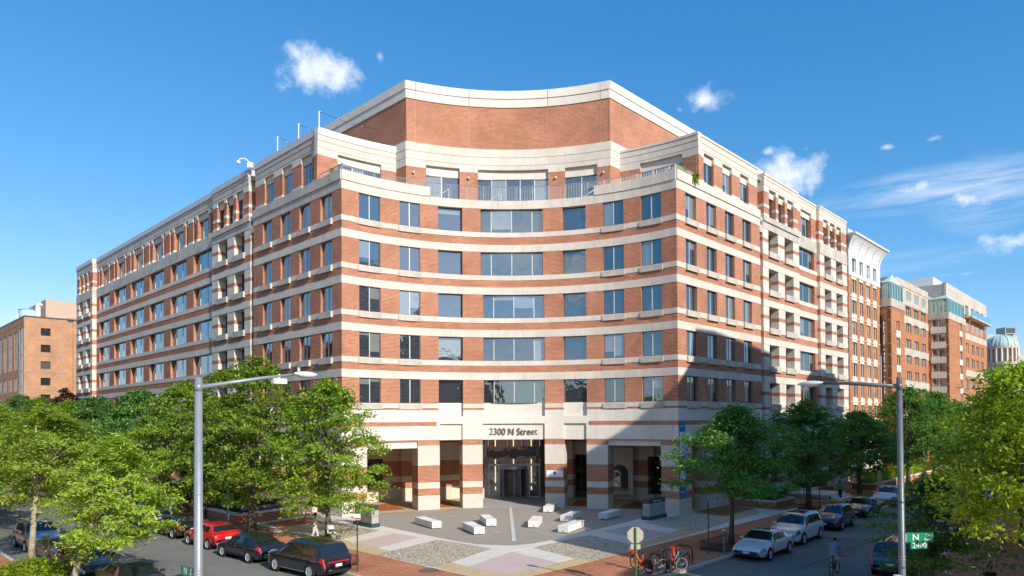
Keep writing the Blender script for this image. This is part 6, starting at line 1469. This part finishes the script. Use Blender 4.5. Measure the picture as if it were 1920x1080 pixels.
nsign(-9.55, -33.95, math.radians(180-40), 3.0, 'dark green street name sign reading N above 2300 on the left lamp post', '2300')
t = thing('street_name_sign', (11.62,-32.75,4.05), 'small green street sign seen edge on above the larger one on the right lamp post', 'street sign', 'street name signs', rz=math.radians(62)); q = MB(); q.box(.02,.5,-.01,.01,0,.26,M['sign_green']); q.build('name_plate', t, (0,0,0))
t = thing('sign_box', (11.28,-33.1,2.35), 'grey signal box strapped low on the right lamp post', 'box'); q = MB(); q.box(-.12,.08,-.1,.1,-.35,.35,M['lamp_head']); q.build('housing', t, (0,0,0), bevel=.02)
def gn(t): q = MB(); q.box(-.42,.42,-.03,.0,1.35,2.35,P('green_notice', (.10,.33,.02), .6)); q.build('notice', t, (0,0,0)); text('RESERVED', .1, M['green_pole2'], t, (0,-.04,2.0), (PI/2,0,0), .001)
pole('notice_post', -20.5, -4.0, 4.6, M['lamp'], 'grey post with a lime green notice in front of the flower planter', 'sign', gn, r=.075)
# wall banner on the corner pier, sign on the pier by the door
t = thing('wall_banner', tuple(WR(.45,.06,4.3)), 'teal and white vertical banner on the right corner pier', 'banner'); o0 = tuple(WR(.45,.06,4.3)); T = lambda x, y, z: tuple(WR(x, y, z))
q = MB(); q.box(0, .93, .04, .07, 1.28, 7.32, M['teal'], T); q.build('banner_cloth', t, o0)
for z0, z1 in ((4.62,6.52),(2.15,3.95)): q = MB(); q.box(.05, .88, .071, .08, z0, z1, M['banner_w'], T); q.build('banner_panel', t, o0)
def bt(s, z, sz, m, al='CENTER', x=.46): o = text(s, sz, m, t, (0,0,0), (PI/2,0,PI/4), .001, sx=.8); o.location = WR(x,.085,z)-Vector(o0)
bt('CAFE', 6.25, .34, M['banner_t']); bt('SPACE', 5.75, .34, M['banner_t']); bt('FOR', 5.25, .34, M['banner_t']); bt('LEASE', 4.85, .2, M['banner_t']); bt('202', 3.55, .42, M['banner_t']); bt('333', 3.05, .42, M['banner_t']); bt('0303', 2.55, .42, M['banner_t'])
for z in (6.95, 4.3, 1.75):
    o = text('BLUMBERG', .17, M['banner_w'], t, (0,0,0), (PI/2,0,PI/4), .001, sx=.85); o.location = WR(.46,.085,z)-Vector(o0)
a = math.radians(11.8); cx_, cy_ = (CR-.02)*math.sin(a), (CR-.02)*math.cos(a)-HW
t = thing('pier_sign', (cx_, cy_, 2.62), 'white sign with a round blue emblem on the pier right of the door', 'sign', rz=-a); q = MB(); q.box(-.72,.72,-.08,-.03,0,.58,M['sign_white']); q.build('board', t, (0,0,0))
q = MB(); q.lathe([(.001,-.09),(.13,-.09)], P('blue_emblem', (.01,.22,.45), .5), (0,0,.36), 16, 'y'); q.face([(-.05,-.09,.44),(.05,-.09,.44),(0,-.09,.56)], P('blue_emblem2', (.01,.22,.45), .5)); q.build('emblem', t, (0,0,0)); text('THE JOINT COMMISSION', .11, M['banner_t'], t, (0,-.09,.1), (PI/2,0,0), .001, sx=.9)
# ---------------------------------------------------------------- planters
def planter(pts, h, label, coping=.3, hb=None):
    t = thing('planter', (pts[0][0], pts[0][1], 0), label, 'planter'); q = MB(); q.prism(pts, 0, h-.12, M['brick']); o = q.build('brick_wall', t)
    cx_ = sum(p[0] for p in pts)/len(pts); cy_ = sum(p[1] for p in pts)/len(pts)
    n = len(pts)
    for i in range(n):
        a, b_ = Vector((*pts[i],0)), Vector((*pts[(i+1)%n],0)); d = (b_-a); L_ = d.length; d.normalize(); c = max(1, int(L_/1.6)); nn = Vector((-d.y, d.x, 0)); 
        if nn.dot(Vector((cx_, cy_, 0))-a) < 0: nn = -nn
        for k in range(c):
            u0, u1 = a+d*(L_*k/c+.006), a+d*(L_*(k+1)/c-.006); q = MB(); q.prism([(v.x, v.y) for v in (u0-nn*.06, u1-nn*.06, u1+nn*coping, u0+nn*coping)], h-.15, h, M['stone'] if False else M['conc']); q.build('coping_stone', t)
    q = MB(); k_ = .93; q.prism([(cx_+(p[0]-cx_)*k_, cy_+(p[1]-cy_)*k_) for p in pts], h-.13, h-.04, M['soil']); q.build('soil', t); return t
planter([(-19.9,-3.7),(-16.9,.8),(-19.2,3.2),(-31,14.5),(-34.5,11.0)], .82, 'brick planter with stone cap full of flowers in front of the left wing')
planter([(19.0,6.9),(22.2,3.3),(25.2,6.5),(22.0,9.8)], .62, 'brick planter with stone cap and grassy hedge by the right wing')
planter([(25.9,15.2),(29.2,12.4),(33.6,16.6),(30,20)], .7, 'second raised planter with dark shrubs beside the right wing steps')
planter([(36.5,18.5),(38.2,17),(58,37.5),(56,39.5)], .7, 'long low planter with a bright hedge along the right pavement')
def flowers(x, y, rx, ry, rz, z, n, lb):
    bush('flower_bed', x, y, rx, ry, .22, LF['grassy'], lb, n, .14, 5, z=z, rz=rz, cat='flowers')
fl_pet = leafmat('petunia_petals', [(0,(.55,.42,.62)),(.4,(.75,.70,.74)),(.7,(.42,.22,.50)),(.9,(.72,.35,.45)),(1,(.75,.16,.05))], .25)
bush('flower_bed', -20.4, 1.4, 1.0, 3.4, .28, LF['grassy'], 'green foliage under the petunias in the left planter', 5200, .13, 5, z=.78, rz=math.radians(-35)+PI/2-1.0, cat='plants')
def petunias(n=2600):
    g_ = np.random.default_rng(4); m = MB()
    for k in range(n):
        f, w = g_.random(), g_.random(); a = Vector((-19.5,-3.0,0)).lerp(Vector((-17.3,.7,0)), f); 
        if k % 2: a = Vector((-19.7,-3.1,0)).lerp(Vector((-30,7.4,0)), f)
        p = a+Vector((-.5*w-.1, .8*w*(.5 if k % 2 == 0 else 1)+.1, 0)) if k % 2 == 0 else a+Vector((.7*w+.2,.6*w+.2,0))
        z = .84+.28*g_.random(); r = .05+.03*g_.random(); an = g_.random()*3; tl_ = g_.normal(size=2)*.4
        m.face([(p.x+r*math.cos(an+q*PI/2), p.y+r*math.sin(an+q*PI/2), z+r*(tl_[0]*math.cos(q*PI/2)+tl_[1]*math.sin(q*PI/2))) for q in range(4)], fl_pet)
    o = m.build('petunias', kind='stuff'); o['label'] = 'white and purple petunias along the edge of the left planter'
petunias()
bush('grassy_hedge', 22.1, 6.6, 1.9, 1.9, .75, LF['grassy'], 'grassy green hedge in the first right hand planter', 9000, .16, 6, z=.56, rz=PI/4, cat='hedge', asp=.25)
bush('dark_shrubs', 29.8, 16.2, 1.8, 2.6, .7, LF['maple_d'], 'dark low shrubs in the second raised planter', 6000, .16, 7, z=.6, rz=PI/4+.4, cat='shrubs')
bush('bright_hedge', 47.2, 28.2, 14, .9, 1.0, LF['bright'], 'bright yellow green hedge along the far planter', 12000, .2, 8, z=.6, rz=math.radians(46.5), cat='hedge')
bush('left_shrubs', -26.6, 6.2, 6.2, 1.6, 1.3, LF['maple'], 'green shrubs behind the petunias by the left wing', 9000, .2, 9, z=.6, rz=math.radians(135), cat='shrubs')
for sg, (x, y), lb in ((-1, (-20.2,33.5), None),):
    pass
for dx, lb in ((0, 'nearer metal handrail of the steps beside the right wing'), (1.9, 'farther metal handrail of the steps beside the right wing')):
    a = Vector((25.0+dx*Q, 12.6+dx*Q, 0)); d = Vector((Q,-Q,0)); t = thing('step_handrail', tuple(a), lb, 'handrail', 'handrails of the side steps'); q = MB()
    q.tube([a+Vector((0,0,.5)), a+Vector((0,0,1.45)), a+d*1.0+Vector((0,0,1.45)), a+d*2.6+Vector((0,0,.85)), a+d*2.6], .03, M['rail'], 6); q.tube([a+d*1.0+Vector((0,0,1.45)), a+d*1.0+Vector((0,0,.5))], .025, M['rail'], 6); q.build('rail', t)
t = thing('entrance_steps', (25.5,12.5,0), 'low stone steps leading up beside the right wing', 'steps')
for k in range(3): q = MB(); q.prism([tuple((WR(17.2+.0, 6.2-k*.4, 0))[:2]), tuple(WR(21.5, 6.2-k*.4, 0)[:2]), tuple(WR(21.5, 1.5, 0)[:2]), tuple(WR(17.2, 1.5, 0)[:2])], 0, .17*(k+1), M['conc']); q.build('step', t)
for (x, y, lb) in ((-31.5,-6.2,''),): pass
# terrace plants and rail ends
for sg, lb in ((-1, 'spiky plant on the terrace at the upper left corner'), (1, 'trailing bright green plant over the upper right corner')):
    p = wingP(sg)(1.6, -.6, 26.6 if sg < 0 else 27.0); bush('terrace_plant', p.x, p.y, .55, .55, 1.5, LF['grassy' if sg < 0 else 'maple'], lb, 500, .3, 11, z=p.z-.2, cat='plant', asp=.14)
p = wingP(1)(2.6, .25, 26.6); bush('trailing_plant', p.x, p.y, .28, .18, .9, LF['shrub'], 'bright trailing plant hanging over the parapet of the right wing', 260, .2, 12, z=26.7, cat='plant')
